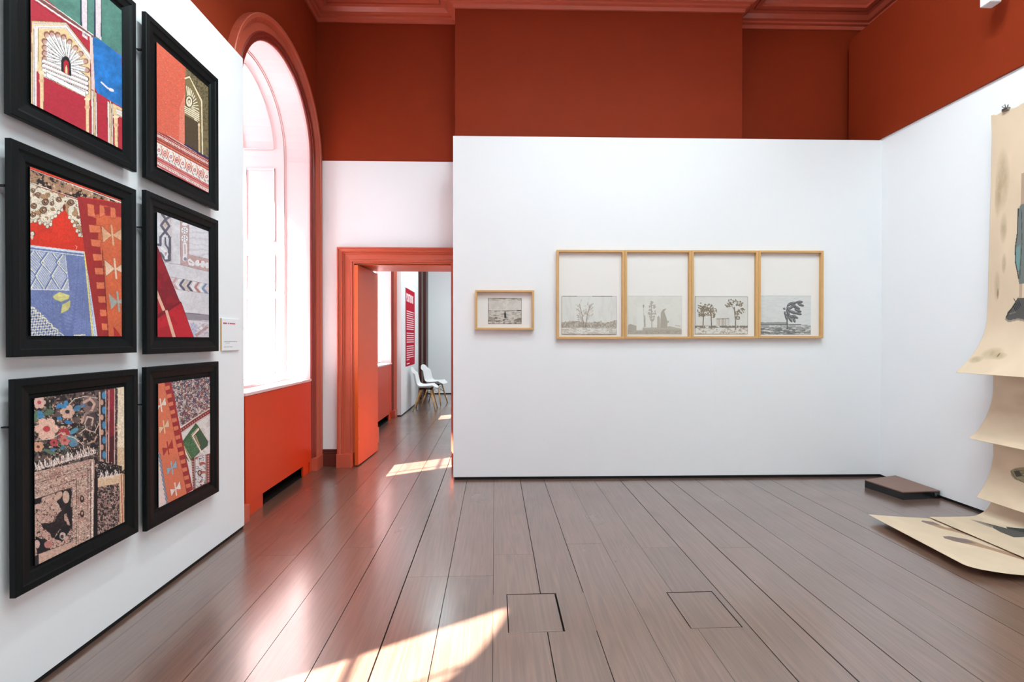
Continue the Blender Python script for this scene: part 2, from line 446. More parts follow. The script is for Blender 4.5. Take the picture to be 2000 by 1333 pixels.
# faint board joints
s = MB()
for x in (.905, 2.12): s.box(x - .0012, x + .0012, by(Y0, x) - .0008, by(Y0, x) + .002, .03, 1.32)
struct(s.build('trim_1', M['paper']))

# recess wall with the doorway, chimney breast, right recess
YR = 4.935
DX0, DX1, DZ = -1.482, -.462, 2.145
s = MB()
def wq(x0, x1, z0, z1, y=YR): s.quad((x0, by(y, x0), z0), (x1, by(y, x1), z0), (x1, by(y, x1), z1), (x0, by(y, x0), z1))
wq(-1.95, DX0, 0, ZC); wq(DX1, -.30, 0, ZC); wq(DX0, DX1, DZ, ZC); wq(-.30, 4.2, 0, ZC)
struct(s.build('wall_back', M['rust']))
s = MB()
for a in ((-1.87, DX0 - .10, 0.0, 3.232), (DX1 + .10, -.2, 0.0, 3.232), (DX0 - .10, DX1 + .10, 2.20, 3.232)):
    skew_box(s, a[0], a[1], YR - .008, .008, a[2], a[3])
struct(s.build('wall_back_lower', M['white']))
YB = 4.695
s = MB(); skew_box(s, -.400, 2.545, YB, .30, 0, ZC); struct(s.build('wall_chimney_breast', M['rust']))

# right wall: white lower lining and the taller rust cladding above it
s = MB(); s.box(3.77, 3.83, -4, 4.50, .022, 3.298); struct(s.build('wall_right_lower', M['white']))
s = MB(); s.box(3.776, 3.82, -4, 4.50, 0, .022); struct(s.build('shadow_strip_right', M['black']))  # black strip standing for shade below the white lining
s = MB(); s.box(3.75, 3.83, -4, 4.758, 3.298, 4.505); struct(s.build('wall_right_upper', M['rust'], bevel=.002))
s = MB(); s.quad((4.08, -4, 0), (4.08, 4.95, 0), (4.08, 4.95, ZC), (4.08, -4, ZC)); struct(s.build('wall_right', M['rust']))
# behind the camera
s = MB(); s.box(-2.0, 4.1, -4.1, -4.0, 0, 3.3); struct(s.build('wall_rear', M['white']))
s = MB(); s.box(-2.0, 4.1, -4.1, -4.0, 3.3, ZC); struct(s.build('wall_rear_upper', M['white']))
s = MB(); s.box(-2.95, 4.2, -4.1, 4.98, ZC, ZC + .1); struct(s.build('ceiling', M['ceilw']))

# cornice
def offset_path(path, d):
    out = []
    n = len(path)
    for i in range(n):
        def nrm(a, b):
            v = Vector((b[0] - a[0], b[1] - a[1])).normalized(); return Vector((-v.y, v.x))
        p = Vector(path[i])
        if i == 0: m = nrm(path[0], path[1])
        elif i == n - 1: m = nrm(path[-2], path[-1])
        else:
            a = nrm(path[i - 1], path[i]); b = nrm(path[i], path[i + 1]); m = (a + b) / (1 + a.dot(b))
        out.append(tuple(p + m * d))
    return out
cp = [(0, 4.695), (.018, 4.695), (.024, 4.728), (.052, 4.733), (.054, 4.752), (.085, 4.757), (.12, 4.785), (.15, 4.792), (.152, 4.806), (.165, 4.806), (.168, 4.792), (.215, 4.794), (.218, 4.82), (.28, 4.86), (.34, 4.95), (.36, 5.0)]
path = [(4.08, -4), (4.08, by(YR, 4.08)), (2.545, by(YR, 2.545)), (2.545, by(YB, 2.545)), (-.400, by(YB, -.4)), (-.400, by(YR, -.4)), (XW, by(YR, XW)), (XW, -4)]
rings = [[] for _ in path]
for d, z in cp:
    for i, p in enumerate(offset_path(path, d)): rings[i].append((p[0], p[1], z))
s = MB(); s.sweep(rings); struct(s.build('trim_2', M['trim']))

# skirting in the recess
s = MB()
skew_box(s, -1.86, -1.60, YR - .03, .03, 0, .125); skew_box(s, -1.86, -1.60, YR - .022, .022, .125, .15); skew_box(s, -1.86, -1.60, YR - .014, .014, .15, .178)
struct(s.build('baseboard_back', M['maroon'], bevel=.004))

# doorway: architrave, lining, plinth, leaf
yd = by(YR, -1)
prof = [(.162, 0), (.162, .085), (.150, .085), (.146, .070), (.128, .062), (.118, .066), (.112, .050), (.104, .052), (.100, .040), (.094, .030), (.040, .026), (.036, .034), (.020, .034), (.016, .022), (.0, .022), (0, -.02)]
s = MB()
rings = []
for (cx, cz, sx, sz) in ((DX0, .145, -1, 0), (DX0, DZ, -1, 1), (DX1, DZ, 1, 1), (DX1, .145, 1, 0)):
    rings.append([(cx + sx * w, by(YR, cx) - d, cz + sz * w) for w, d in prof])
s.sweep(rings); struct(s.build('trim_3', M['trim']))
s = MB()
s.box(DX0 - .170, DX0 - .012, by(YR, DX0) - .095, by(YR, DX0), 0, .145)
s.box(DX1 + .012, DX1 + .05, by(YR, DX1) - .095, by(YR, DX1), 0, .145)
struct(s.build('trim_4', M['trim'], bevel=.003))
s = MB()
yb = by(YR, DX0) - .02
s.quad((DX0, yb, 0), (DX0, 5.50, 0), (DX0, 5.50, DZ), (DX0, yb, DZ))
s.quad((DX1, yb, 0), (DX1, 5.50, 0), (DX1, 5.50, DZ), (DX1, yb, DZ))
s.quad((DX0, yb, DZ), (DX1, yb, DZ), (DX1, 5.50, DZ), (DX0, 5.50, DZ))
s.box(DX0, DX1, yb + .03, yb + .05, DZ - .012, DZ)
struct(s.build('wall_doorway_lining', M['leaf']))
d1 = bpy.data.objects.new('door_1', None); COL.objects.link(d1); d1.location = (DX0 + .022, 4.915, 0); struct(d1)
d1.rotation_euler = (0, 0, math.radians(-3.6))
s = MB(); s.box(-.018, .022, 0, .66, .012, DZ - .018); s.build('door_leaf', M['leaf'], d1, bevel=.002)
s = MB()
for z in (.28, .62, 1.05, 1.87): s.tube([(.024, .012, z), (.024, .012, z + .02)], .004, 6)
s.build('hinge', M['metal'], d1)

# ================================================================ NEXT ROOM
s = MB()
# wall around window_4
wall_bay(s, XN, 7.22, .84, R_IN, 0, ZC)
s.quad((XN, 5.5, 0), (XN, 6.38, 0), (XN, 6.38, ZC), (XN, 5.5, ZC))
s.quad((XN, 8.06, 0), (XN, 11.6, 0), (XN, 11.6, ZC), (XN, 8.06, ZC))
struct(s.build('wall_left_far', M['orange']))
s = MB(); s.box(-1.75, -1.565, 5.505, 6.02, 0, 4.9); struct(s.build('trim_5', M['leaf']))
s = MB(); s.box(-1.60, -1.505, 5.50, 6.06, 0, .20); s.box(-1.60, -1.53, 5.50, 6.05, .20, .225); struct(s.build('baseboard_far', M['leaf'], bevel=.006))
s = MB(); s.box(XN, -1.62, 8.06, 9.86, .02, 3.3); struct(s.build('wall_partition_far', M['white'], bevel=.002))
s = MB(); s.box(XN, -1.625, 8.07, 9.855, 0, .02); struct(s.build('shadow_strip_far_left', M['black']))  # black strip as painted shade under the far board
s = MB()
s.box(XN, -1.66, 9.90, 10.30, 0, 3.6); s.box(XN, -1.62, 10.30, 10.50, 0, 3.6); s.box(XN, -1.66, 10.5, 10.9, 0, 3.6); s.box(XN, -1.61, 10.9, 11.25, 0, 3.6)
struct(s.build('trim_6', M['darkbrown'], bevel=.01))
s = MB(); s.box(-1.75, 3.0, 11.30, 11.4, .025, 4.5); struct(s.build('wall_far', M['white']))
s = MB(); s.box(-1.70, 3.0, 11.305, 11.39, 0, .025); struct(s.build('shadow_strip_far_back', M['black']))  # black strip in place of the shadow gap under the far wall
s = MB(); s.box(1.9, 2.0, 5.5, 11.4, 0, 4.6); struct(s.build('wall_far_right', M['white']))
s = MB(); s.quad((-.40, 5.5, 0), (2, 5.5, 0), (2, 5.5, 4.6), (-.40, 5.5, 4.6)); s.quad((DX0 - .3, 5.5, DZ), (-.4, 5.5, DZ), (-.4, 5.5, 4.6), (DX0 - .3, 5.5, 4.6))
struct(s.build('wall_far_near', M['white']))
s = MB(); s.box(-2.95, 2.0, 4.99, 11.4, 4.6, 4.7); struct(s.build('ceiling_far', M['ceilw']))
s = MB(); s.box(-2.95, 3.0, 11.45, 11.5, 0, 5); s.box(-3.0, -1.9, 11.3, 11.45, 0, 5); struct(s.build('wall_outer', M['white']))

# ================================================================ RADIATOR COVERS
def radiator_cover(x, y0, y1, m, label):
    t = thing('radiator_cover', label, 'radiator cover', (x, (y0 + y1) / 2, 0))
    O = (x, (y0 + y1) / 2, 0)
    s = MB(O); s.box(x - .02, x, y0, y1, .105, SILL - .014); s.build('front_panel', m, t, bevel=.0015)
    s = MB(O); s.box(x - .022, x - .006, y0 + .005, y0 + .27, 0, .105); s.build('foot', m, t)
    s = MB(O); s.box(x - .022, x - .006, y1 - .185, y1 - .055, 0, .105); s.build('foot', m, t)
    s = MB(O); s.box(x - .020, x - .002, y1 - .028, y1, 0, .105); s.build('foot', m, t)
    s = MB(O); s.box(x - .05, x - .024, y0 - .035, y0 + .0, 0, SILL - .014); s.build('end_strip', M['maroon'], t)
    s = MB(O); s.box(x - .26, x - .12, y0 + .1, y1 - .1, .12, .80); s.build('radiator', M['black'], t)
    return t
radiator_cover(XW + .012, 3.515, 4.752, M['orange'], 'orange red boxed radiator cover under the large arched window beyond the black frames')
radiator_cover(XN + .010, 6.60, 7.855, M['orange'], 'small looking rust red radiator cover seen through the doorway beneath the far window')
radiator_cover(XW + .012, .280, 1.500, M['orange'], 'orange red radiator cover under the arched window beside the near end of the picture wall')
radiator_cover(XW + .012, -3.055, -1.818, M['orange'], 'orange red radiator cover under the rearmost arched window')

# ================================================================ PAINTING TOOLS (flat pictures are painted on fine grids)
def homog(src, dst):
    A = []; b = []
    for (x, y), (u, v) in zip(src, dst):
        A.append([x, y, 1, 0, 0, 0, -u * x, -u * y]); b.append(u)
        A.append([0, 0, 0, x, y, 1, -v * x, -v * y]); b.append(v)
    h = np.linalg.solve(np.array(A, float), np.array(b, float)); return np.append(h, 1).reshape(3, 3)
def vnoise(X, Y, sc, seed=0, oct=3):
    rng = np.random.RandomState(seed); out = np.zeros_like(X); amp = 1; tot = 0
    for o in range(oct):
        G = rng.rand(256, 256); x = X / sc * (2 ** o) + 37.3 * o; y = Y / sc * (2 ** o) + 11.7 * o
        xi = np.floor(x).astype(int); yi = np.floor(y).astype(int); fx = x - xi; fy = y - yi
        fx = fx * fx * (3 - 2 * fx); fy = fy * fy * (3 - 2 * fy)
        g = lambda a, b: G[a % 256, b % 256]
        out += amp * ((g(xi, yi) * (1 - fx) + g(xi + 1, yi) * fx) * (1 - fy) + (g(xi, yi + 1) * (1 - fx) + g(xi + 1, yi + 1) * fx) * fy)
        tot += amp; amp *= .55
    return out / tot
class Art:
    """canvas whose pixels know their place in a drafting frame given by four corners TL,TR,BR,BL"""
    def __init__(s, corners, nu, nv, base):
        s.nu, s.nv = nu, nv
        U, V = np.meshgrid(np.linspace(0, 1, nu), np.linspace(0, 1, nv))
        Hm = homog([(0, 0), (1, 0), (1, 1), (0, 1)], corners)
        d = Hm[2, 0] * U + Hm[2, 1] * V + 1
        s.X = (Hm[0, 0] * U + Hm[0, 1] * V + Hm[0, 2]) / d; s.Y = (Hm[1, 0] * U + Hm[1, 1] * V + Hm[1, 2]) / d
        s.U, s.V = U, V
        s.C = np.zeros((nv, nu, 3)); s.C[:] = base
        s.noise = lambda sc, seed=0, oct=3: vnoise(s.X, s.Y, sc, seed, oct)
    def inpoly(s, pts):
        m = np.zeros(s.X.shape, bool); n = len(pts); j = n - 1
        for i in range(n):
            xi, yi = pts[i]; xj, yj = pts[j]
            if yi != yj:
                c = ((yi > s.Y) != (yj > s.Y)) & (s.X < (xj - xi) * (s.Y - yi) / (yj - yi) + xi); m ^= c
            j = i
        return m
    def put(s, m, col, a=1.0):
        col = np.array(col, float)
        if col.ndim == 1: s.C[m] = s.C[m] * (1 - a) + col * a
        else: s.C[m] = s.C[m] * (1 - a) + col[m] * a
    def poly(s, pts, col, a=1.0): m = s.inpoly(pts); s.put(m, col, a); return m
    def seg(s, pts, w, col, a=1.0, clip=None):
        m = np.zeros(s.X.shape, bool)
        for (x0, y0), (x1, y1) in zip(pts[:-1], pts[1:]):
            dx, dy = x1 - x0, y1 - y0; L = dx * dx + dy * dy + 1e-9
            t = np.clip(((s.X - x0) * dx + (s.Y - y0) * dy) / L, 0, 1)
            m |= np.hypot(s.X - x0 - t * dx, s.Y - y0 - t * dy) < w / 2
        if clip is not None: m &= clip
        s.put(m, col, a); return m
    def ell(s, cx, cy, rx, ry, col, a=1.0, rot=0, clip=None):
        c, q = math.cos(rot), math.sin(rot); dx, dy = s.X - cx, s.Y - cy
        m = ((dx * c + dy * q) / rx) ** 2 + ((-dx * q + dy * c) / ry) ** 2 < 1
        if clip is not None: m &= clip
        s.put(m, col, a); return m
    def outline(s, pts, fill, lw, lc):
        m = s.poly(pts, fill); s.seg(list(pts) + [pts[0]], lw, lc); return m
    def grain(s, k, sc=4, seed=3):
        s.C *= (1 + k * (s.noise(sc, seed, 3) - .5))[..., None]
    def mesh(s, name, P, m, parent=None):
        """P(u,v arrays) -> x,y,z arrays in the parent's frame"""
        x, y, z = P(s.U, s.V); nu, nv = s.nu, s.nv
        co_ = np.stack([x, y, z], -1).reshape(-1, 3).astype('f')
        i = np.arange(nu * nv).reshape(nv, nu)
        q = np.stack([i[:-1, :-1], i[1:, :-1], i[1:, 1:], i[:-1, 1:]], -1).reshape(-1, 4)
        me = bpy.data.meshes.new(name)
        me.vertices.add(len(co_)); me.vertices.foreach_set('co', co_.ravel())
        me.loops.add(q.size); me.loops.foreach_set('vertex_index', q.ravel().astype('i'))
        me.polygons.add(len(q)); me.polygons.foreach_set('loop_start', (np.arange(len(q)) * 4).astype('i'))
        me.update(calc_edges=True)
        at = me.color_attributes.new('paint', 'FLOAT_COLOR', 'POINT')
        c = np.clip(s.C, 0, 255) / 255.0
        lin = np.where(c <= 0.04045, c / 12.92, ((c + 0.055) / 1.055) ** 2.4)
        at.data.foreach_set('color', np.concatenate([lin, np.ones(lin.shape[:2] + (1,))], -1).reshape(-1).astype('f'))
        me.materials.append(m)
        me.polygons.foreach_set('use_smooth', np.ones(len(q), bool))
        o = bpy.data.objects.new(name, me); COL.objects.link(o)
        if parent: o.parent = parent
        return o
NU, NV = 250, 375
def lerp(a, b, t): return (a[0] + (b[0] - a[0]) * t, a[1] + (b[1] - a[1]) * t)

def art1():
    A = Art([(36, -551), (775, 90), (758, 1185), (38, 838)], NU, NV, (176, 40, 56))
    # green field with two pale bars
    g = A.poly([(-50, -700), (800, -200), (800, 470), (766, 446), (540, 300), (150, 0), (36, -90)], (72, 116, 104))
    A.put(g, (88, 132, 118), .5); A.C[g] *= (0.85 + .3 * A.noise(60, 5)[g])[:, None]
    for x0, x1, x2, x3 in ((452, 500, 452, 496), (572, 618, 562, 606)):
        A.seg([(x0 - 6, -400), (x2 - 6, 230 if x0 < 500 else 300)], 14, (30, 36, 70), clip=g)
        m = A.poly([(x0, -500), (x1, -500), (x3, 330), (x2, 300)], (214, 196, 198)) & g
        A.seg([(x1, -400), (x3, 300)], 6, (40, 44, 70), clip=g)
    A.poly([(540, 305), (610, 345), (760, 450), (900, 560), (900, 1400), (500, 800)], (176, 40, 56))
    # rail
    A.seg([(-60, -120), (80, -2), (300, 140), (530, 300)], 34, (122, 72, 66)); A.seg([(-60, -90), (80, 15), (300, 160), (520, 300)], 12, (232, 216, 214))
    A.seg([(-60, -122), (100, -12), (300, 118), (540, 290)], 6, (220, 210, 205)); A.seg([(-60, -70), (60, 22), (300, 184), (510, 312)], 4, (120, 30, 40))
    # niche outline
    A.outline([(45, 185), (325, 192), (515, 440), (515, 800), (120, 800), (120, 880), (30, 880)], (224, 190, 142), 3, (70, 40, 34))
    A.seg([(56, 880), (66, 206), (322, 208), (520, 470)], 12, (226, 208, 204)); A.seg([(70, 880), (84, 236), (326, 232), (512, 482)], 22, (230, 216, 214))
    for dx in (48, 62, 96): A.seg([(dx, 880), (dx + 2, 190 + (dx - 45) * 1.0), (322, 192 + (dx - 45) * .9), (516, 430 + (dx - 45) * 1.2)], 2.5, (84, 58, 50))
    A.poly([(82, 585), (160, 610), (150, 900), (84, 900)], (176, 40, 56))
    A.poly([(520, 455), (548, 530), (548, 730), (520, 720)], (220, 190, 186))
    A.poly([(513, 305), (545, 310), (548, 520), (516, 510)], (226, 190, 176))
    # sunburst lobes
    cx, cy = 318, 560
    lobes = [(-172, -25), (-172, -75), (-172, -120), (-172, -165), (-172, -215), (-155, -270), (-112, -278), (-64, -268), (-16, -250), (32, -215), (80, -165), (122, -120), (160, -60), (172, 10), (165, 80), (160, 130), (158, 180)]
    for dx, dy in lobes[::-1]:
        tip = (cx + dx, cy + dy); b0 = (cx + dx * .1, cy - 30 + dy * .12)
        A.seg([b0, tip], 44, (66, 44, 40)); A.seg([b0, tip], 36, (232, 222, 220))
        A.ell(*tip, 20, 20, (150, 84, 70)); A.ell(tip[0] - dx * .04, tip[1] - dy * .04, 18, 17, (206, 168, 156), .8)
        A.seg([b0, lerp(tip, b0, .18)], 3, (110, 88, 84))
    for k in range(4):
        a = (140, 505 + 36 * k); b = (482, 640 + 36 * k)
        A.seg([a, b], 36, (70, 46, 42)); A.seg([a, b], 29, (234, 224, 222)); A.seg([(a[0], a[1] + 10), (b[0], b[1] + 10)], 6, (170, 120, 104), .6)
    A.outline([(160, 590), (472, 742), (472, 782), (160, 628)], (236, 226, 224), 3, (50, 40, 40))
    A.poly([(280, 500), (290, 474), (318, 462), (345, 480), (360, 530), (360, 622), (282, 582)], (28, 30, 34))
    A.poly([(300, 510), (318, 490), (340, 510), (344, 612), (300, 592)], (178, 30, 48)); A.outline([(310, 560), (322, 525), (334, 570), (332, 606), (312, 598)], (228, 196, 150), 3, (50, 40, 30))
    # red below and columns
    A.poly([(150, 632), (472, 784), (516, 806), (516, 1100), (150, 900)], (178, 42, 58))
    for (x0, y0, y1) in ((122, 590, 900), (486, 790, 1080), (712, 925, 1200)):
        A.seg([(x0, y0), (x0, y1)], 30, (228, 196, 150)); A.seg([(x0 - 13, y0 + 90), (x0 - 13, y1)], 5, (150, 96, 76)); A.seg([(x0 + 13, y0 + 90), (x0 + 13, y1)], 3, (110, 70, 60))
        A.ell(x0, y0 + 70, 21, 16, (214, 168, 130)); A.ell(x0, y0 + 8, 24, 12, (236, 212, 180)); A.ell(x0, y0 + 38, 13, 22, (228, 196, 150))
    for (x0, x1, y0) in ((518, 562, 725), (646, 688, 810)):
        A.poly([(x0, y0), (x1, y0 + 25), (x1, 1180), (x0, 1150)], (226, 206, 196)); A.poly([(x0 + 18, y0), (x0 + 30, y0), (x0 + 30, 1180), (x0 + 18, 1160)], (214, 180, 136))
        for x in (x0, x0 + 17, x0 + 31, x1): A.seg([(x, y0), (x, 1200)], 3, (60, 44, 42))
    A.poly([(690, 828), (770, 870), (770, 940), (690, 915)], (222, 188, 140)); A.seg([(725, 880), (770, 900)], 20, (230, 216, 214)); A.seg([(725, 905), (770, 925)], 16, (230, 216, 214)); A.seg([(722, 870), (770, 890)], 3, (50, 40, 40)); A.seg([(722, 912), (770, 935)], 3, (50, 40, 40))
    # blue cloth
    b = A.poly([(536, 304), (600, 330), (768, 452), (768, 862), (566, 746), (548, 700)], (34, 110, 180))
    n = (np.sin(A.X * .5 + A.Y * .25) * np.sin(A.Y * .45 - A.X * .2)); A.C[b] *= (1 + .16 * n + .5 * (A.noise(50, 8) - .5))[b][:, None]
    A.seg([(602, 664), (650, 708), (695, 725)], 12, (232, 212, 212)); A.ell(680, 722, 24, 12, (232, 212, 212), rot=.4)
    A.grain(.18, 12)
    return A

def art2():
    A = Art([(53, 15), (487, 378), (478, 1272), (45, 1065)], NU, NV, (206, 88, 66))
    st = np.sin((A.Y - A.X * .42) * .9); A.C *= (1 + .10 * st)[..., None]; A.put(st > .3, (226, 120, 94), .5)
    sh = A.poly([(240, 560), (300, 400), (300, 900), (230, 860)], (236, 170, 150), .35)
    for i in range(-2, 9):
        for j in range(0, 22):
            x = 68 + i * 38 + (j % 2) * 19; y = 40 + j * 42 + i * 38 * .55
            A.ell(x, y, 5.5, 5.5, (150, 84, 84)); A.ell(x, y, 3, 3, (220, 160, 150))
    # green brown panel with niche
    p = A.poly([(297, 200), (600, 400), (600, 1100), (282, 880), (290, 500)], (88, 76, 52))
    tx = (np.sin(A.X * .9) * np.sin(A.Y * .55 + A.X * .3)) > .1; A.put(p & tx, (150, 134, 98)); A.put(p & (A.noise(9, 4) > .55), (60, 50, 36), .6)
    q = A.poly([(290, 295), (330, 290), (432, 490), (432, 950), (282, 870)], (112, 96, 66))
    A.poly([(296, 300), (330, 296), (420, 500), (420, 930), (282, 850)], (126, 108, 74))
    for d, w, c in ((0, 14, (226, 206, 170)), (-12, 3, (70, 56, 40)), (12, 3, (70, 56, 40))):
        A.seg([(292, 310 - d), (328, 296 - d), (428 + d * .6, 496 - d * .5), (430 + d * .6, 960)], w, c)
    cx, cy = 305, 560
    for k in range(16):
        t = math.radians(-92 + k * 8.6); tip = (cx + 100 * math.cos(t), cy + 18 + 200 * math.sin(t) * (1 if t < 0 else .7) + 40 * math.cos(t))
        A.seg([(cx + 15, cy - 20), tip], 12, (70, 56, 40)); A.seg([(cx + 15, cy - 20), tip], 8.5, (228, 212, 182))
    for k in range(4): A.seg([(284, 548 + 16 * k), (404, 612 + 16 * k)], 13, (70, 56, 40)); A.seg([(284, 548 + 16 * k), (404, 612 + 16 * k)], 9, (228, 212, 182))
    A.ell(322, 505, 34, 52, (72, 56, 40)); A.ell(322, 505, 26, 44, (226, 210, 182)); A.ell(322, 500, 13, 22, (90, 74, 54)); A.ell(322, 505, 8, 14, (226, 210, 182))
    A.poly([(282, 618), (402, 680), (402, 935), (280, 868)], (78, 64, 46))
    A.seg([(402, 690), (402, 930)], 12, (212, 180, 140)); A.ell(402, 700, 9, 14, (226, 200, 160)); A.ell(402, 745, 10, 9, (196, 160, 120))
    A.seg([(280, 874), (380, 930), (490, 992)], 20, (34, 40, 84))
    # carpet border
    def band(y0, y1, col, seed=0): return A.poly([(30, y0), (150, y0 + 36), (490, y0 + 235), (490, y1 + 235), (150, y1 + 60), (30, y1)], col)
    def yy(x, y0): return y0 + (x - 45) * .52
    band(765, 1100, (206, 176, 170))
    b0 = A.poly([(30, 762), (130, 796), (285, 886), (490, 995), (490, 1400), (30, 1200)], (150, 56, 58))
    for k, (a, h, c) in enumerate(((18, 20, (222, 196, 186)), (44, 18, (150, 58, 58)), (66, 14, (196, 92, 66)), (88, 118, (226, 212, 204)), (208, 16, (190, 82, 84)), (228, 16, (206, 124, 118)), (248, 24, (226, 204, 198)), (274, 10, (190, 74, 80)), (288, 22, (222, 190, 184)))):
        A.poly([(30, yy(30, 770 + a)), (490, yy(490, 770 + a)), (490, yy(490, 770 + a + h)), (30, yy(30, 770 + a + h))], c)
    for x in range(50, 490, 13):
        for a in (28, 260, 299): A.ell(x, yy(x, 770 + a), 3.5, 6, (160, 66, 66) if x % 2 else (196, 110, 84))
        A.ell(x, yy(x, 770 + 72), 4, 4, (220, 140, 100)); A.ell(x + 6, yy(x, 770 + 8), 4, 4, (226, 190, 170))
        A.ell(x + 4, yy(x, 770 + 216), 3, 3, (232, 190, 170)); A.ell(x + 4, yy(x, 770 + 52), 4, 3, (224, 140, 110))
    for k in range(9):
        x = 62 + k * 50; y = yy(x, 770 + 147)
        if k % 2: A.ell(x, y, 17, 26, (196, 84, 66)); A.ell(x, y, 11, 18, (224, 196, 190)); A.ell(x, y, 6, 10, (150, 50, 70))
        else: A.ell(x, y, 12, 15, (160, 70, 90)); A.ell(x, y, 6, 8, (230, 200, 190))
        for sx in (-1, 1):
            A.seg([(x + sx * 18, y - 35), (x + sx * 26, y), (x + sx * 18, y + 32)], 5, (206, 104, 70)); A.seg([(x + sx * 10, y + 40), (x + sx * 24, y + 28)], 4, (70, 84, 110)); A.seg([(x + sx * 10, y - 42), (x + sx * 24, y - 30)], 4, (196, 120, 80))
            A.seg([(x + sx * 6, y + 30), (x + sx * 14, y + 48)], 3, (60, 60, 80))
    A.grain(.2, 8)
    return A

def art3():
    A = Art([(40, 28), (716, 268), (712, 1283), (36, 1283)], NU, NV, (214, 52, 32))
    n = A.noise(34, 11, 3); n2 = A.noise(20, 12, 2)
    cream = A.poly([(36, 150), (390, 268), (440, 560), (425, 548), (395, 540), (390, 500), (345, 430), (290, 330), (250, 370), (205, 405), (195, 470), (165, 480), (145, 450), (110, 445), (85, 425), (36, 450)], (222, 206, 186))
    A.put(cream & (n > .60), (176, 132, 96)); A.put(cream & (abs(n - .60) < .014), (52, 36, 30)); A.put(cream & (abs(n2 - .36) < .018), (120, 84, 60))
    for x, y, r in ((65, 320, 24), (150, 290, 26), (135, 350, 28), (95, 235, 20), (340, 290, 26), (200, 300, 18), (60, 385, 22), (250, 270, 22), (395, 400, 14), (60, 205, 18)):
        A.ell(x, y, r, r * .95, (54, 38, 32)); A.ell(x, y, r * .8, r * .74, (150, 104, 78)); A.ell(x, y, r * .4, r * .4, (66, 44, 36)); A.ell(x + 3, y - 3, r * .2, r * .2, (222, 200, 170))
    for x, y in ((75, 430), (110, 445), (150, 452), (165, 470), (190, 455), (200, 405), (225, 392), (250, 365), (275, 345), (330, 400), (350, 430), (365, 460), (385, 500), (405, 530)):
        A.ell(x, y, 14, 17, (60, 36, 30), rot=.5); A.ell(x, y, 11, 14, (226, 210, 190), rot=.5)
    A.ell(290, 328, 11, 22, (120, 30, 24)); A.ell(55, 525, 18, 20, (60, 40, 34)); A.ell(53, 525, 14, 15, (226, 210, 190)); A.ell(50, 550, 9, 22, (222, 206, 186))
    # brown scroll border
    br = A.poly([(36, 45), (716, 275), (716, 292), (560, 262), (390, 246), (390, 262), (36, 150)], (40, 32, 30))
    A.put(br & (A.noise(26, 21, 3) > .47), (172, 130, 102)); m = br & (abs(A.noise(26, 21, 3) - .56) < .02); A.put(m, (90, 60, 48)); A.put(br & (A.noise(20, 22) > .68), (206, 176, 150))
    A.seg([(36, 146), (200, 200), (392, 262)], 5, (230, 216, 200)); A.seg([(36, 152), (200, 206), (392, 268)], 3, (40, 30, 28))
    A.seg([(36, 46), (716, 284)], 6, (232, 216, 206)); A.seg([(30, 26), (716, 262)], 22, (214, 66, 42)); A.seg([(30, 42), (716, 276)], 4, (50, 30, 30))
    # red field shade
    r = A.poly([(36, 600), (440, 652), (440, 600), (36, 560)], (200, 44, 28), .35)
    A.seg([(372, 612), (384, 618), (376, 638)], 3, (220, 190, 190))
    # blue rug
    bl = A.poly([(36, 610), (440, 655), (535, 1290), (36, 1290)], (104, 116, 164))
    tx = np.sin(A.X * 1.1) * np.sin(A.Y * .9); A.put(bl & (tx > .25), (132, 142, 184)); A.put(bl & (tx < -.6), (80, 92, 144))
    A.seg([(36, 618), (440, 662)], 16, (206, 208, 216)); A.seg([(36, 632), (440, 676)], 3, (90, 104, 160)); A.seg([(36, 644), (430, 686)], 7, (206, 204, 206))
    dm = A.poly([(36, 650), (296, 680), (322, 942), (36, 940)], (140, 148, 182))
    A.put(dm & (np.sin(A.X * 1.6 + A.Y * .3) > 0), (208, 204, 206), .8)
    for k in range(-2, 5):
        x = 64 + k * 118
        for sg in (-1, 1):
            pts = [(x + sg * 0, 640), (x + sg * 70, 735), (x + sg * 8, 835), (x + sg * 78, 945)] if sg > 0 else [(x, 640), (x - 70, 735), (x + 20, 835), (x - 40, 945)]
            A.seg(pts, 16, (96, 110, 160), clip=dm); A.seg([(p[0] + 5, p[1] + 4) for p in pts], 7, (226, 222, 196), clip=dm)
    A.seg([(36, 938), (322, 942)], 7, (214, 208, 208)); A.seg([(296, 680), (322, 942)], 4, (214, 208, 208))
    lm = lambda pts: A.outline(pts, (206, 196, 128), 3, (150, 146, 110))
    lm([(198, 990), (250, 955), (325, 980), (320, 1005), (262, 1030), (212, 1010)]); lm([(258, 1116), (270, 1050), (328, 1018), (330, 1060), (312, 1090)])
    cr = A.inpoly([(36, 1068), (70, 1075), (150, 1150), (200, 1210), (250, 1275), (250, 1290), (36, 1290)])
    zz = (np.abs(((A.X + A.Y) / 34) % 1 - .5) < .2) ^ (np.abs(((A.X - A.Y * .8) / 40) % 1 - .5) < .2)
    A.put(cr & zz, (220, 214, 200)); A.put(cr & ~zz & (tx > .2), (80, 90, 130))
    for k in range(6): A.seg([(36 + k * 42, 1068 + k * 38), (66 + k * 42, 1076 + k * 40), (70 + k * 42, 1106 + k * 38)], 7, (226, 220, 196))
    A.seg([(358, 1278), (438, 1274)], 9, (214, 204, 160))
    A.seg([(440, 660), (495, 1290)], 11, (222, 204, 110)); A.poly([(448, 660), (530, 1290), (502, 1290)], (208, 208, 222)); A.seg([(455, 780), (515, 1290)], 4, (140, 150, 196))
    # kilim
    A.poly([(388, 244), (720, 292), (720, 1290), (532, 1290), (440, 655)], (158, 40, 40))
    A.poly([(505, 384), (555, 300), (720, 340), (720, 1290), (612, 1290), (590, 900), (560, 640)], (204, 96, 60))
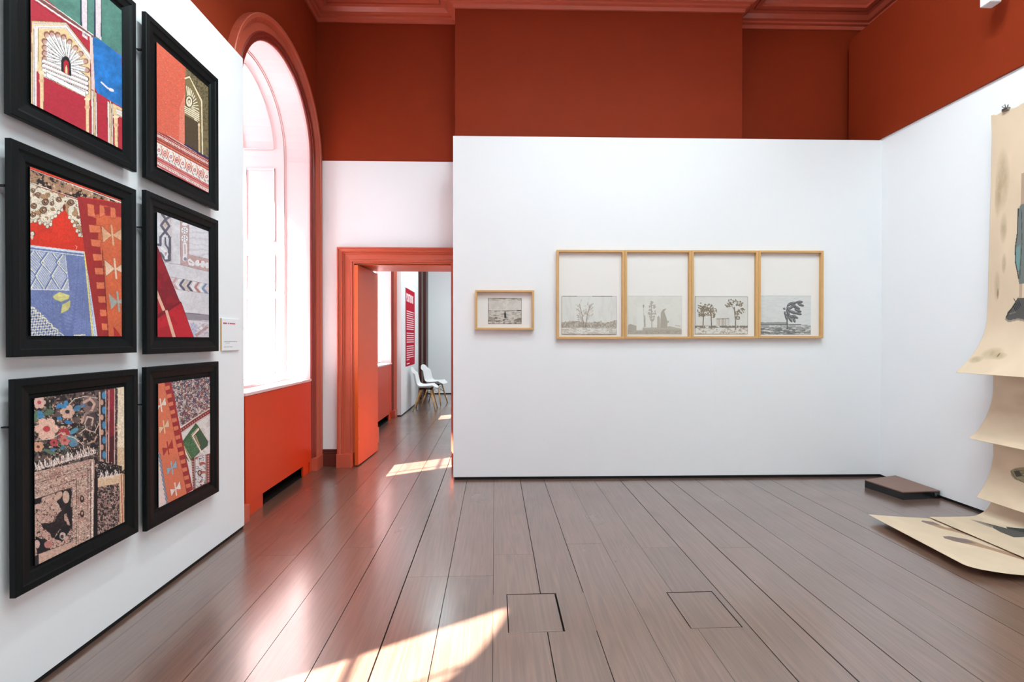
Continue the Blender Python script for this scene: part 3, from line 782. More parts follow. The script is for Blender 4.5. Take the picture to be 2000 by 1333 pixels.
    for p in ([(462, 294), (512, 305), (518, 375), (535, 396), (466, 390)], [(552, 304), (590, 312), (594, 380), (552, 400)], [(634, 318), (672, 326), (676, 400), (634, 400)],
              [(472, 452), (560, 460), (560, 512), (478, 512)], [(485, 560), (565, 566), (560, 620), (492, 612)], [(498, 668), (572, 672), (572, 720), (506, 722)],
              [(512, 774), (578, 774), (578, 824), (518, 824)], [(524, 880), (584, 880), (588, 930), (528, 932)], [(536, 984), (592, 984), (594, 1034), (540, 1034)],
              [(548, 1084), (600, 1084), (602, 1134), (552, 1134)], [(560, 1186), (606, 1186), (608, 1238), (564, 1238)]):
        A.outline(p, (216, 112, 76), 3, (140, 40, 36))
    A.poly([(515, 305), (552, 308), (552, 375), (520, 378)], (158, 40, 40)); A.poly([(592, 316), (634, 320), (634, 386), (598, 384)], (158, 40, 40)); A.poly([(674, 326), (720, 330), (720, 396), (678, 392)], (158, 40, 40))
    A.poly([(470, 400), (530, 402), (528, 450), (476, 452)], (158, 40, 40)); A.poly([(478, 512), (545, 514), (540, 560), (486, 560)], (158, 40, 40))
    A.seg([(572, 640), (590, 900), (612, 1290)], 6, (100, 34, 34), .8)
    for cy, c in ((525, (214, 160, 124)), (775, (216, 180, 154)), (1020, (160, 160, 152))):
        x = 645 + (cy - 525) * .08
        A.outline([(x - 78, cy - 65), (x, cy + 4), (x + 78, cy - 50), (x + 78, cy + 50), (x, cy + 6), (x - 68, cy + 62)], c, 3, (130, 70, 50)) if c[0] > 200 else A.poly([(x - 68, cy - 55), (x, cy + 4), (x + 60, cy - 40), (x + 60, cy + 40), (x, cy + 6), (x - 50, cy + 62)], c)
        A.seg([(x - 4, cy - 66), (x + 10, cy + 74)], 15, c); A.seg([(x - 12, cy - 66), (x + 2, cy + 74)], 2.5, (120, 70, 50), .7)
    A.poly([(650, 1206), (710, 1284), (655, 1284)], (170, 40, 40))
    A.grain(.22, 9); A.grain(.15, 80, 9)
    return A

def art4():
    A = Art([(70, 35), (583, 222), (573, 1277), (57, 1275)], NU, NV, (206, 200, 204))
    A.C *= (0.94 + .14 * A.noise(70, 4))[..., None]
    gy = (94, 90, 104); bn = (164, 132, 134)
    A.poly([(100, 30), (205, 80), (205, 300), (150, 240), (100, 200)], (196, 176, 172), .6)
    A.seg([(120, 55), (155, 100), (108, 165), (150, 225), (195, 290), (190, 510), (150, 515), (100, 440)], 24, gy)
    A.seg([(205, 70), (150, 110), (190, 170), (150, 225), (100, 280), (98, 360), (60, 355)], 24, gy)
    A.seg([(148, 290), (148, 350), (180, 400), (178, 500)], 18, gy); A.seg([(110, 390), (130, 400), (165, 450), (150, 490)], 24, (222, 216, 218)); A.seg([(120, 330), (128, 270), (170, 270)], 12, (214, 206, 208))
    A.poly([(140, 430), (168, 430), (150, 470)], bn); A.poly([(132, 160), (150, 135), (168, 160), (150, 185)], (196, 170, 150))
    A.seg([(206, 85), (206, 530)], 3, bn); A.seg([(215, 90), (215, 530)], 2, bn)
    A.poly([(300, 120), (386, 158), (382, 455), (578, 498), (578, 622), (300, 556)], (186, 152, 150))
    for x, y in ((344, 212), (342, 292)):
        A.ell(x, y, 33, 34, (226, 220, 220))
        for k in range(6): t = k * math.pi / 3; A.seg([(x, y), (x + 26 * math.cos(t), y + 26 * math.sin(t))], 6, (60, 56, 66))
        A.ell(x, y, 8, 8, (226, 220, 220))
    A.ell(346, 150, 28, 18, (226, 220, 220)); A.seg([(342, 350), (345, 440), (340, 500)], 42, (222, 216, 218)); A.seg([(342, 360), (345, 440)], 18, (196, 168, 166)); A.ell(345, 497, 16, 18, (130, 136, 156))
    A.seg([(390, 515), (420, 545), (395, 540)], 40, (222, 216, 218)); A.seg([(385, 522), (410, 535)], 12, (186, 152, 150)); A.ell(470, 538, 26, 32, (222, 216, 218)); A.ell(520, 548, 26, 34, (222, 216, 218)); A.ell(494, 525, 9, 16, (190, 110, 100)); A.ell(565, 560, 20, 30, (222, 216, 218))
    pp = A.poly([(386, 158), (590, 230), (578, 494), (386, 450)], (212, 206, 210)); A.put(pp & (np.sin(A.Y * .12 + A.noise(120, 6) * 8) > .7), (186, 176, 186), .5)
    for l in ([(300, 120), (298, 556)], [(386, 158), (382, 452), (578, 496)], [(300, 556), (578, 622)], [(130, 530), (300, 556)], [(200, 676), (578, 745)], [(250, 800), (578, 842)], [(370, 1105), (575, 1122)]): A.seg(l, 3, (130, 104, 110))
    ch = A.inpoly([(190, 676), (578, 748), (578, 840), (240, 798)])
    cols = [(196, 150, 148), (222, 214, 214), (92, 90, 108), (200, 178, 160), (92, 84, 100), (222, 214, 214), (176, 120, 116), (222, 216, 216), (120, 136, 166), (210, 190, 190)]
    for k in range(-2, 13):
        x = 215 + k * 38; y = 742 + (x - 215) * .155
        A.seg([(x + 36, y - 50), (x, y), (x + 40, y + 52)], 22, cols[k % 10], clip=ch)
        A.seg([(x + 14, y - 50), (x - 12, y), (x + 18, y + 52)], 2, (120, 100, 110), .7, clip=ch)
    A.poly([(335, 1030), (578, 1052), (578, 1112), (350, 1102)], (146, 136, 144)); A.poly([(335, 1030), (578, 1052), (578, 1058), (335, 1038)], (110, 100, 112))
    A.poly([(380, 1130), (460, 1150), (440, 1270), (410, 1270)], (176, 178, 204), .8); A.poly([(430, 1250), (560, 1165), (575, 1180), (450, 1275)], (178, 138, 136)); A.outline([(470, 1190), (510, 1150), (545, 1170), (500, 1210)], (224, 218, 220), 3, (140, 120, 130))
    A.ell(520, 1240, 40, 30, (196, 180, 190), .5); A.put(A.inpoly([(380, 1125), (575, 1140), (575, 1280), (400, 1280)]) & (A.noise(16, 9) > .62), (170, 140, 150), .6)
    # red cloths
    r = A.poly([(66, 375), (280, 912), (290, 925), (135, 1010), (105, 1020), (50, 830)], (146, 26, 40)); A.put(r & (A.noise(60, 31) > .5), (118, 22, 36), .6)
    A.seg([(66, 375), (280, 915)], 6, (104, 16, 26))
    A.poly([(50, 800), (135, 1000), (130, 1290), (40, 1290)], (164, 28, 40))
    r = A.poly([(140, 1010), (295, 920), (425, 1285), (40, 1290), (50, 1050)], (188, 30, 44)); A.put(r & (A.noise(70, 33) > .55), (160, 24, 38), .6)
    A.poly([(290, 918), (300, 930), (150, 1035), (60, 1090), (60, 1050), (140, 1000)], (96, 18, 28), .7)
    A.seg([(300, 930), (420, 1280)], 4, (120, 16, 28))
    A.poly([(60, 805), (138, 1005), (112, 1018), (54, 870)], (222, 170, 146)); A.poly([(134, 1012), (160, 1006), (242, 1280), (208, 1282)], (222, 174, 150))
    A.grain(.12, 14)
    return A

def art5():
    A = Art([(50, 122), (678, 40), (678, 995), (45, 1300)], NU, NV, (40, 32, 34))
    n = A.noise(22, 51); A.put(n > .54, (96, 76, 72)); A.put(A.noise(14, 52) > .66, (200, 160, 138)); A.put(A.noise(18, 53) > .70, (84, 100, 84))
    F = lambda x, y, r, c, c2: ([A.ell(x + r * .7 * math.cos(k * 1.05), y + r * .7 * math.sin(k * 1.05), r * .45, r * .42, c) for k in range(6)], A.ell(x, y, r * .6, r * .6, c), A.ell(x, y, r * .35, r * .3, c2))
    F(135, 335, 72, (222, 176, 156), (190, 64, 70)); F(85, 150, 40, (214, 170, 156), (180, 70, 80)); F(280, 215, 46, (206, 164, 146), (60, 48, 50)); F(75, 460, 34, (206, 150, 120), (120, 60, 60))
    F(255, 370, 38, (172, 54, 60), (200, 150, 130)); F(260, 415, 34, (196, 120, 110), (170, 60, 60)); F(185, 430, 26, (178, 70, 74), (90, 40, 44)); F(440, 160, 60, (120, 96, 92), (70, 56, 60))
    for x, y, a, b, r, c in ((85, 235, 34, 26, .5, (70, 130, 170)), (60, 245, 14, 40, .2, (90, 120, 90)), (150, 220, 40, 18, -.3, (92, 110, 88)), (240, 175, 34, 14, .3, (62, 128, 178)), (270, 160, 14, 24, .2, (72, 140, 186)), (215, 180, 14, 12, 0, (62, 128, 178)), (225, 262, 20, 12, .3, (62, 128, 178)), (285, 290, 28, 13, .2, (62, 120, 170)),
                             (350, 190, 30, 18, -.5, (74, 120, 156)), (325, 350, 36, 16, -.6, (88, 140, 160)), (310, 400, 40, 18, .3, (96, 140, 150)), (320, 440, 30, 22, 0, (96, 132, 156)), (180, 480, 20, 9, 0, (62, 128, 178)), (155, 495, 44, 14, .4, (90, 110, 92)), (395, 170, 12, 8, 0, (62, 128, 178)), (245, 465, 22, 14, -.7, (80, 120, 130))):
        A.ell(x, y, a, b, c, rot=r); A.seg([(x - a * .8, y), (x + a * .8, y)], 2, (40, 60, 70), .5)
    for pts in ([(290, 165), (330, 125), (400, 108), (490, 120)], [(55, 415), (170, 405), (240, 360)], [(240, 370), (330, 400), (390, 450), (395, 520)], [(400, 260), (410, 340), (470, 360), (500, 300)], [(360, 370), (410, 330)], [(140, 260), (160, 300)]):
        A.seg(pts, 5, (212, 190, 176))
    A.seg([(395, 150), (440, 125), (470, 160), (450, 210), (410, 230), (380, 290)], 17, (196, 158, 142)); A.ell(440, 270, 46, 60, (90, 72, 72), .6); A.seg([(400, 300), (420, 250), (460, 260), (450, 310)], 10, (196, 164, 150)); A.seg([(420, 440), (470, 420), (480, 390)], 10, (180, 144, 128))
    # borders
    A.poly([(500, 70), (560, 62), (556, 650), (500, 640)], (58, 48, 50)); A.seg([(506, 80), (510, 640)], 10, (206, 168, 150)); A.seg([(548, 70), (552, 640)], 7, (196, 156, 140))
    for k in range(6):
        y = 100 + k * 105; A.ell(536, y, 13, 26, (70, 134, 176)); A.ell(522, y + 50, 10, 20, (196, 150, 130)); A.ell(540, y + 55, 8, 14, (40, 34, 36))
    A.poly([(562, 60), (615, 52), (612, 620), (562, 640)], (120, 36, 42)); A.put(A.inpoly([(562, 60), (615, 52), (612, 620), (562, 640)]) & (A.Y < 200), (150, 44, 58), .7); A.put(A.inpoly([(562, 400), (612, 380), (612, 620), (562, 640)]), (44, 22, 24), .6)
    A.seg([(572, 66), (566, 600)], 8, (206, 150, 144)); A.seg([(612, 56), (608, 590)], 5, (214, 180, 170)); A.seg([(622, 56), (620, 590)], 5, (60, 40, 40))
    pl = A.poly([(634, 46), (690, 40), (680, 620), (655, 640), (628, 600)], (226, 204, 178)); A.put(pl & (A.Y > 470), (190, 150, 112), .5)
    A.poly([(500, 560), (660, 600), (660, 660), (480, 690)], (26, 22, 24)); A.put(A.inpoly([(480, 560), (660, 580), (660, 660), (480, 680)]) & (A.noise(6, 55) > .7), (214, 200, 190))
    # lower right rug
    A.poly([(460, 690), (660, 650), (690, 660), (690, 1000), (460, 1110)], (214, 178, 146)); lo = A.poly([(478, 750), (640, 720), (640, 1010), (478, 1100)], (52, 42, 42)); A.put(lo & (np.abs(A.noise(20, 60) - .5) < .05), (190, 156, 146)); A.put(lo & (A.noise(12, 61) > .62), (150, 116, 108))
    A.seg([(655, 660), (664, 1000)], 6, (178, 60, 60)); A.seg([(640, 740), (646, 1010)], 4, (60, 50, 50)); A.seg([(672, 660), (676, 990)], 4, (50, 40, 40))
    rr = random.Random(5)
    for k in range(26): x = 470 + k * 7; A.seg([(x, 695 - k), (x + rr.uniform(-14, 14), 660 - k + rr.uniform(-14, 8))], 4, (222, 206, 196))
    A.poly([(455, 600), (490, 640), (485, 1110), (445, 1120)], (22, 18, 20))
    # lower left rug
    A.poly([(40, 640), (460, 545), (468, 560), (455, 1110), (40, 1310)], (192, 154, 138))
    lo = A.inpoly([(40, 640), (460, 545), (455, 1110), (40, 1310)])
    hat = np.sin((A.X + A.Y * 1.3) * .35 + A.noise(40, 71) * 9); A.put(lo & (hat > .55), (222, 192, 176), .8); A.put(lo & (np.abs(A.noise(16, 72) - .47) < .02), (110, 80, 74))
    A.put(lo & (A.noise(60, 74) > .6), (176, 120, 110), .45)
    for l, w in (([(40, 700), (450, 590)], 3), ([(40, 720), (420, 612), (418, 1120)], 4), ([(440, 570), (436, 1130)], 5), ([(40, 790), (340, 690), (335, 1150)], 4), ([(40, 832), (308, 748), (306, 1170)], 7), ([(352, 700), (350, 1150)], 3)): A.seg(l, w, (88, 62, 58))
    A.seg([(452, 560), (450, 1110)], 10, (232, 210, 198))
    inn = A.inpoly([(40, 838), (304, 756), (304, 1140), (40, 1270)]); A.put(inn & (A.noise(60, 80, 2) < .43), (30, 26, 30)); A.put(inn & (A.noise(60, 80, 2) > .66), (200, 150, 140), .5)
    mm = inn & (np.abs(A.noise(44, 83, 3) - .5) < .012); A.put(mm, (70, 50, 50)); A.put(inn & (hat > .3) & (A.noise(60, 80, 2) > .43), (214, 182, 166), .55)
    A.put(inn & (A.noise(11, 84, 2) < .30), (60, 44, 44), .8)
    bd = lo & ~inn; A.put(bd & (np.abs(np.sin(A.Y * .16 + A.X * .05) - A.noise(14, 85)) < .10), (120, 88, 80), .8); A.put(bd & (A.noise(8, 86, 2) < .26), (70, 50, 48), .85); A.put(bd & (A.noise(9, 87, 2) > .74), (232, 208, 194), .85)
    for p in ([(40, 830), (100, 815), (60, 930)], [(230, 770), (300, 756), (300, 900), (262, 920), (280, 840)], [(180, 1110), (250, 1010), (300, 1040), (240, 1130)], [(50, 1090), (110, 1120), (160, 1190), (60, 1220)], [(268, 930), (306, 900), (306, 1060)]): A.poly(p, (24, 24, 30))
    A.ell(240, 1090, 22, 26, (196, 170, 160)); A.ell(236, 1095, 12, 14, (70, 60, 60)); A.ell(265, 815, 24, 44, (200, 164, 146)); A.ell(215, 805, 20, 34, (196, 160, 142), rot=.6); A.ell(70, 880, 22, 20, (200, 160, 146)); A.ell(60, 1145, 20, 30, (200, 166, 156)); A.ell(140, 1150, 30, 26, (186, 120, 112))
    for (x, y) in ((378, 830), (378, 935)): A.ell(x, y, 15, 26, (50, 36, 36)); A.ell(x, y - 5, 6, 12, (190, 150, 136))
    A.poly([(70, 1215), (300, 1130), (320, 1160), (70, 1290)], (196, 158, 142)); A.seg([(72, 1215), (300, 1132)], 4, (60, 44, 44)); A.poly([(45, 1230), (70, 1215), (72, 1290), (45, 1305)], (40, 32, 36))
    for k in range(80):
        t = k / 79; x = 45 + 430 * t; y = 615 - 120 * t + rr.uniform(-6, 6)
        A.seg([(x, y + 12), (x + rr.uniform(-24, 24), y - rr.uniform(4, 44))], 5, (228, 210, 202)); A.seg([(x + 5, y + 8), (x + 5 + rr.uniform(-20, 20), y - rr.uniform(0, 36))], 2.2, (120, 92, 88))
    A.grain(.35, 7); return A

def art6():
    A = Art([(70, 95), (568, 33), (570, 1048), (75, 1290)], NU, NV, (216, 206, 202))
    # floral carpet top right
    fl = A.poly([(190, 60), (570, 30), (570, 350), (285, 510), (240, 300)], (92, 72, 80))
    A.put(fl & (A.noise(15, 91) > .52), (196, 178, 176)); A.put(fl & (A.noise(17, 92) > .62), (60, 62, 92)); A.put(fl & (A.noise(12, 93) > .68), (160, 66, 58)); A.put(fl & (A.noise(20, 94) > .68), (150, 132, 110)); A.put(fl & (A.noise(9, 95) > .72), (230, 214, 200))
    rr = random.Random(3)
    for k in range(60):
        x = rr.uniform(210, 560); y = rr.uniform(60, 460); m = fl
        A.ell(x, y, 12, 13, (54, 46, 66), clip=m); A.ell(x, y, 8, 9, rr.choice([(206, 186, 180), (176, 96, 84), (120, 140, 160), (190, 160, 120)]), clip=m); A.ell(x, y, 3, 4, (90, 50, 60), clip=m)
    A.seg([(285, 520), (420, 430), (570, 340)], 7, (220, 200, 190)); A.seg([(290, 548), (420, 458), (570, 366)], 34, (120, 40, 46)); A.seg([(296, 572), (430, 480), (570, 396)], 8, (206, 170, 160))
    for k in range(14): t = k / 13; A.ell(292 + 278 * t, 546 - 182 * t, 6, 8, (190, 120, 108))
    A.put(A.inpoly([(290, 600), (570, 410), (570, 800), (360, 880)]) & (A.noise(50, 97) > .58), (190, 176, 172), .6)
    # bottom right carpet
    A.poly([(390, 820), (570, 775), (570, 1060), (405, 1130)], (110, 50, 50)); c = A.poly([(428, 815), (524, 790), (524, 1060), (430, 1110)], (214, 206, 204)); A.put(c & (np.abs(A.noise(26, 98) - .5) < .035), (60, 60, 84)); A.put(c & (A.noise(30, 99) > .66), (170, 90, 80))
    A.ell(468, 960, 20, 28, (70, 40, 44)); A.ell(468, 960, 11, 16, (200, 160, 150)); A.seg([(420, 815), (424, 1110)], 4, (226, 214, 206)); A.seg([(530, 790), (530, 1060)], 5, (226, 206, 196))
    for k in range(12): A.ell(404, 850 + k * 24, 8, 8, (200, 150, 140)); A.ell(552, 800 + k * 24, 9, 9, (196, 140, 130))
    # green cloth
    A.outline([(268, 705), (432, 482), (452, 505), (550, 660), (545, 700), (478, 752), (372, 850)], (50, 92, 62), 3, (30, 50, 36))
    g = A.inpoly([(290, 715), (400, 560), (470, 745), (375, 835)]); A.put(g & (A.noise(7, 101) > .52), (76, 120, 84)); A.poly([(450, 540), (545, 660), (540, 700), (490, 740), (420, 590)], (48, 84, 66))
    for l, w, c in (([(452, 540), (400, 600), (480, 750)], 26, (222, 206, 190)), ([(452, 528), (390, 600), (470, 752)], 5, (40, 40, 30)), ([(458, 556), (412, 606), (488, 742)], 5, (40, 40, 30)), ([(280, 712), (318, 700), (388, 820)], 5, (206, 180, 130)), ([(290, 726), (312, 716), (374, 842)], 16, (224, 208, 192)), ([(296, 742), (366, 850)], 5, (40, 40, 36)), ([(430, 600), (470, 700)], 8, (190, 150, 90))): A.seg(l, w, c)
    # kilim
    A.poly([(60, 90), (195, 80), (230, 250), (290, 560), (350, 860), (405, 1120), (330, 1170), (160, 1260), (75, 1100), (60, 700)], (154, 44, 46))
    A.poly([(60, 90), (132, 88), (190, 400), (240, 660), (300, 930), (345, 1165), (150, 1260), (75, 1010), (60, 700)], (212, 112, 82))
    for k in range(13):
        t = k / 12; x = 138 + 200 * t; y = 130 + 78 * k + (10 if k > 5 else 0)
        A.outline([(x - 8, y - 6), (x + 42, y - 20), (x + 48, y + 18), (x + 2, y + 34)], (214, 116, 86), 3, (140, 46, 44))
        A.poly([(x + 4, y + 36), (x + 34, y + 30), (x + 30, y + 54), (x + 8, y + 62)], (154, 44, 46))
    for (x, y, c) in ((95, 300, (226, 204, 190)), (125, 510, (222, 180, 148)), (162, 715, (170, 50, 46)), (200, 905, (146, 166, 178)), (236, 1110, (230, 206, 196))):
        A.outline([(x - 52, y + 0), (x, y + 4), (x + 42, y - 80), (x + 54, y + 6), (x, y + 8), (x - 40, y + 76)], c, 2.5, (140, 70, 60)); A.seg([(x - 6, y - 56), (x + 10, y + 62)], 12, c)
    A.poly([(60, 760), (78, 760), (165, 1250), (75, 1300), (60, 1290)], (222, 196, 190))
    for k in range(11): x = 82 + 7.4 * k; y = 790 + k * 46; A.outline([(x, y - 26), (x + 13, y), (x, y + 26), (x - 13, y)], (130, 144, 164), 3, (60, 66, 90))
    A.grain(.16, 8); return A

# ================================================================ BLACK FRAMED CARPET PHOTOGRAPHS
def ring_frame(mb, x0, x1, y0, y1, z0, z1, w):
    """rectangular ring in the YZ plane, thickness x0..x1"""
    o = [(y0, z0), (y1, z0), (y1, z1), (y0, z1)]; i = [(y0 + w, z0 + w), (y1 - w, z0 + w), (y1 - w, z1 - w), (y0 + w, z1 - w)]
    vs = [(x0, *p) for p in o] + [(x1, *p) for p in o] + [(x1, *p) for p in i] + [(x0, *p) for p in i]
    fs = []
    for k in range(4):
        n = (k + 1) % 4
        fs += [(k, n, 4 + n, 4 + k), (4 + k, 4 + n, 8 + n, 8 + k), (8 + k, 8 + n, 12 + n, 12 + k), (12 + k, 12 + n, n, k)]
    mb.add(vs, fs)
def carpet_picture(label, y0, y1, z0, z1, pr, art):
    cy, cz = (y0 + y1) / 2, (z0 + z1) / 2
    t = thing('framed_photograph', label, 'framed picture', (PX, cy, cz), 0, 'black framed carpet photographs')
    O = (PX, cy, cz)
    # outer box moulding with a raised lip, stepped inner slope
    s = MB(O)
    prof = [(0, .030), (0, .050), (.003, .0525), (.026, .0525), (.030, .048), (.036, .046), (.060, .042), (.066, .034), (.076, .033), (.076, .030)]
    rings = []
    for (a, b, sa, sb) in ((y0, z0, 1, 1), (y1, z0, -1, 1), (y1, z1, -1, -1), (y0, z1, 1, -1), (y0, z0, 1, 1)):
        rings.append([(PX + d, a + sa * w, b + sb * w) for w, d in prof])
    s.sweep(rings); s.build('frame', M['blackwood'], t)
    s = MB(O); s.box(PX + .029, PX + .032, y0 + .002, y1 - .002, z0 + .002, z1 - .002); s.build('backing_board', M['blackwood'], t)
    a, b, c, d = pr
    s = MB(O); s.box(PX, PX + .029, y0 + .12, y1 - .12, z1 - .16, z1 - .10); s.build('hanging_batten', M['blackwood'], t)
    s = MB(O); s.box(PX + .032, PX + .0385, a + .001, b - .001, c + .001, d - .001); s.build('mount', M['blackwood'], t)
    A = art()
    A.mesh('print', lambda U, V: (np.full_like(U, .0395), a + (b - a) * U - cy, d + (c - d) * V - cz), M['print'], t)
    s = MB(O); s.box(PX + .006, PX + .030, y0 - .003, y0 + .01, cz + .22, cz + .226); s.build('hanging_wire', M['wire'], t)
carpet_picture('black framed photo of red niche, green band and blue cloth, top row nearest the camera', 1.716, 2.300, 2.155, 2.970, (1.803, 2.227, 2.235, 2.883), art1)
carpet_picture('black framed photo of orange dotted carpet and olive niche, top row by the window', 2.362, 2.962, 2.153, 2.976, (2.450, 2.880, 2.238, 2.880), art2)
carpet_picture('black framed photo of blue woven mat and red kilim with bow-tie motifs, middle row', 1.718, 2.296, 1.283, 2.069, (1.798, 2.220, 1.361, 1.996), art3)
carpet_picture('black framed photo of red cloth on pale inlaid marble, middle row beside the wall label', 2.358, 2.958, 1.272, 2.090, (2.449, 2.877, 1.359, 2.003), art4)
carpet_picture('black framed photo of fringed dark floral rugs, bottom row nearest the camera', 1.726, 2.302, .411, 1.203, (1.809, 2.232, .488, 1.124), art5)
carpet_picture('black framed photo of orange kilim with folded green cloth, bottom row by the window', 2.354, 2.956, .390, 1.208, (2.452, 2.885, .473, 1.117), art6)

# wall label beside them
t = thing('wall_label', 'small white caption card with red heading beside the middle row of black frames', 'wall label', (PX, 3.165, 1.375))
O = (PX, 3.165, 1.375)
s = MB(O); s.box(PX, PX + .010, 3.062, 3.268, 1.272, 1.484); s.build('card', M['white'], t, bevel=.0008)
s = MB(O); s.box(PX + .001, PX + .0095, 3.060, 3.0625, 1.272, 1.484); s.build('card_edge', M['oak'], t)
def text_bars(mb, x, y0, z, widths, h, gap=.006):
    y = y0
    for w in widths: mb.box(x, x + .0004, y, y + w, z, z + h); y += w + gap
def text_obj(body, size, loc, rot, m, parent, name='lettering', ext=.0006, xs=1.0, off=0.0):
    cu = bpy.data.curves.new(name, 'FONT'); cu.body = body; cu.size = size; cu.extrude = ext; cu.offset = off
    tmp = bpy.data.objects.new(name, cu); COL.objects.link(tmp)
    bpy.context.view_layer.update()
    me = bpy.data.meshes.new_from_object(tmp); bpy.data.objects.remove(tmp)
    me.materials.clear(); me.materials.append(m)
    o = bpy.data.objects.new(name, me); COL.objects.link(o); o.parent = parent
    o.location = loc; o.rotation_euler = rot; o.scale = (xs, 1, 1)
    return o
RYZ = (math.pi / 2, 0, math.pi / 2)     # text on a wall facing +X, reading towards +Y
s = MB(O); text_bars(s, PX + .0101, 3.076, 1.447, (.009, .008, .007, .009, .005), .009, .0015); text_bars(s, PX + .0101, 3.131, 1.447, (.006, .007), .009, .0015); text_bars(s, PX + .0101, 3.152, 1.447, (.011, .008, .008, .009, .007, .008, .005), .0085, .0015); s.build('heading', M['redtext'], t)
for (y_, z_, ws) in ((3.085, 1.329, (.008, .022, .016, .028, .012, .026, .020)), (3.100, 1.319, (.014, .018, .010)), (3.085, 1.294, (.020, .012, .022, .016, .014))):
    s = MB(O); text_bars(s, PX + .0101, y_, z_, ws, .0028, .0035); s.build('caption_line', M['greytext'], t)

# ================================================================ PALE WOOD FRAMES ON THE CENTRE WALL
def sepia(A, dark, mask, a=1.0): A.put(mask, dark, a)
def etch_small():
    A = Art([(222, 482), (508, 482), (508, 705), (222, 705)], 180, 140, (206, 196, 188))
    A.C *= (0.93 + .14 * A.noise(60, 1))[..., None]; n = A.noise(30, 2)
    A.put((A.Y > 590), (200, 190, 180), .7)
    h = vnoise(A.X * .25, A.Y, 6, 5)
    A.put((A.Y > 592) & (h > .57), (132, 112, 98), .7); A.put((A.Y > 640) & (h > .62), (86, 70, 60), .7); A.put((A.Y < 505) & (vnoise(A.X * .3, A.Y, 6, 8) > .5), (160, 140, 120), .7)
    A.put((A.Y > 496) & (A.Y < 580) & (n > .55), (190, 178, 168), .5)
    A.seg([(225, 590), (500, 588)], 2.5, (120, 100, 88)); A.seg([(470, 590), (500, 590)], 8, (80, 64, 56))
    A.poly([(230, 640), (285, 655), (280, 690), (228, 690)], (110, 92, 78), .5); A.poly([(440, 670), (505, 650), (505, 700), (440, 690)], (90, 74, 64), .5)
    A.ell(367, 603, 6, 7, (40, 38, 38)); A.poly([(359, 612), (375, 610), (378, 655), (368, 660), (360, 652)], (44, 42, 42)); A.seg([(362, 652), (380, 658)], 4, (90, 80, 74))
    for l in ([(224, 484), (506, 490)], [(226, 486), (224, 700)], [(506, 486), (506, 702)], [(224, 702), (506, 704)]): A.seg(l, 4, (96, 78, 66), .8)
    A.seg([(226, 690), (500, 690)], 4, (226, 220, 214)); return A
def frame_marks(A, x0, y0, x1, y1, c, w=4):
    for l in ([(x0, y0), (x1, y0)], [(x0, y0), (x0, y1)], [(x1, y0), (x1, y1)], [(x0, y1), (x1, y1)]):
        A.seg(l, w, c, .75)
def etch_a():
    A = Art([(855, 465), (1342, 465), (1342, 805), (855, 805)], 260, 190, (222, 216, 210))
    c = (150, 132, 116); rr = random.Random(2)
    A.put(vnoise(A.X, A.Y * .3, 26, 4) > .55, (214, 206, 198), .6)
    base = 735; top = 700 - 42 * vnoise(A.X, A.Y * 0, 26, 9) + 10
    m = (A.Y > top) & (A.Y < base + 6); A.put(m, (178, 162, 148), .75); A.put(m & (A.noise(10, 6) > .5), (140, 120, 104), .7)
    g = (A.Y > base) & (vnoise(A.X * .3, A.Y, 7, 12) > .52); A.put(g, (170, 152, 138), .6)
    for k in range(26): x = rr.uniform(862, 1336); A.seg([(x, 735), (x + rr.uniform(-3, 3), 735 - rr.uniform(20, 55))], 3, (160, 142, 126), .7)
    for sg, x0 in ((-1, 1056), (1, 1066)):
        tip = (x0 + sg * 42, 540); A.seg([(x0, 740), (x0 + sg * 16, 640), tip], 5, (120, 100, 84))
        for k in range(26):
            t = rr.uniform(.25, 1); p = (x0 + sg * 42 * t, 740 - 200 * t); d = rr.choice([-1, 1]) if t > .4 else sg
            q = (p[0] + d * rr.uniform(12, 46) * (1.2 - t * .5), p[1] - rr.uniform(14, 50)); A.seg([p, q], 1.8, (156, 136, 118), .8)
            for j in range(3): A.ell(q[0] + rr.uniform(-8, 8), q[1] + rr.uniform(-6, 6), 3, 2.4, (166, 148, 132), .7)
    frame_marks(A, 860, 472, 1338, 798, (120, 98, 80), 3); A.seg([(870, 471), (990, 471)], 5, (130, 104, 84)); A.seg([(1130, 471), (1300, 471)], 5, (130, 104, 84)); A.seg([(862, 798), (1336, 800)], 5, (120, 96, 78)); return A
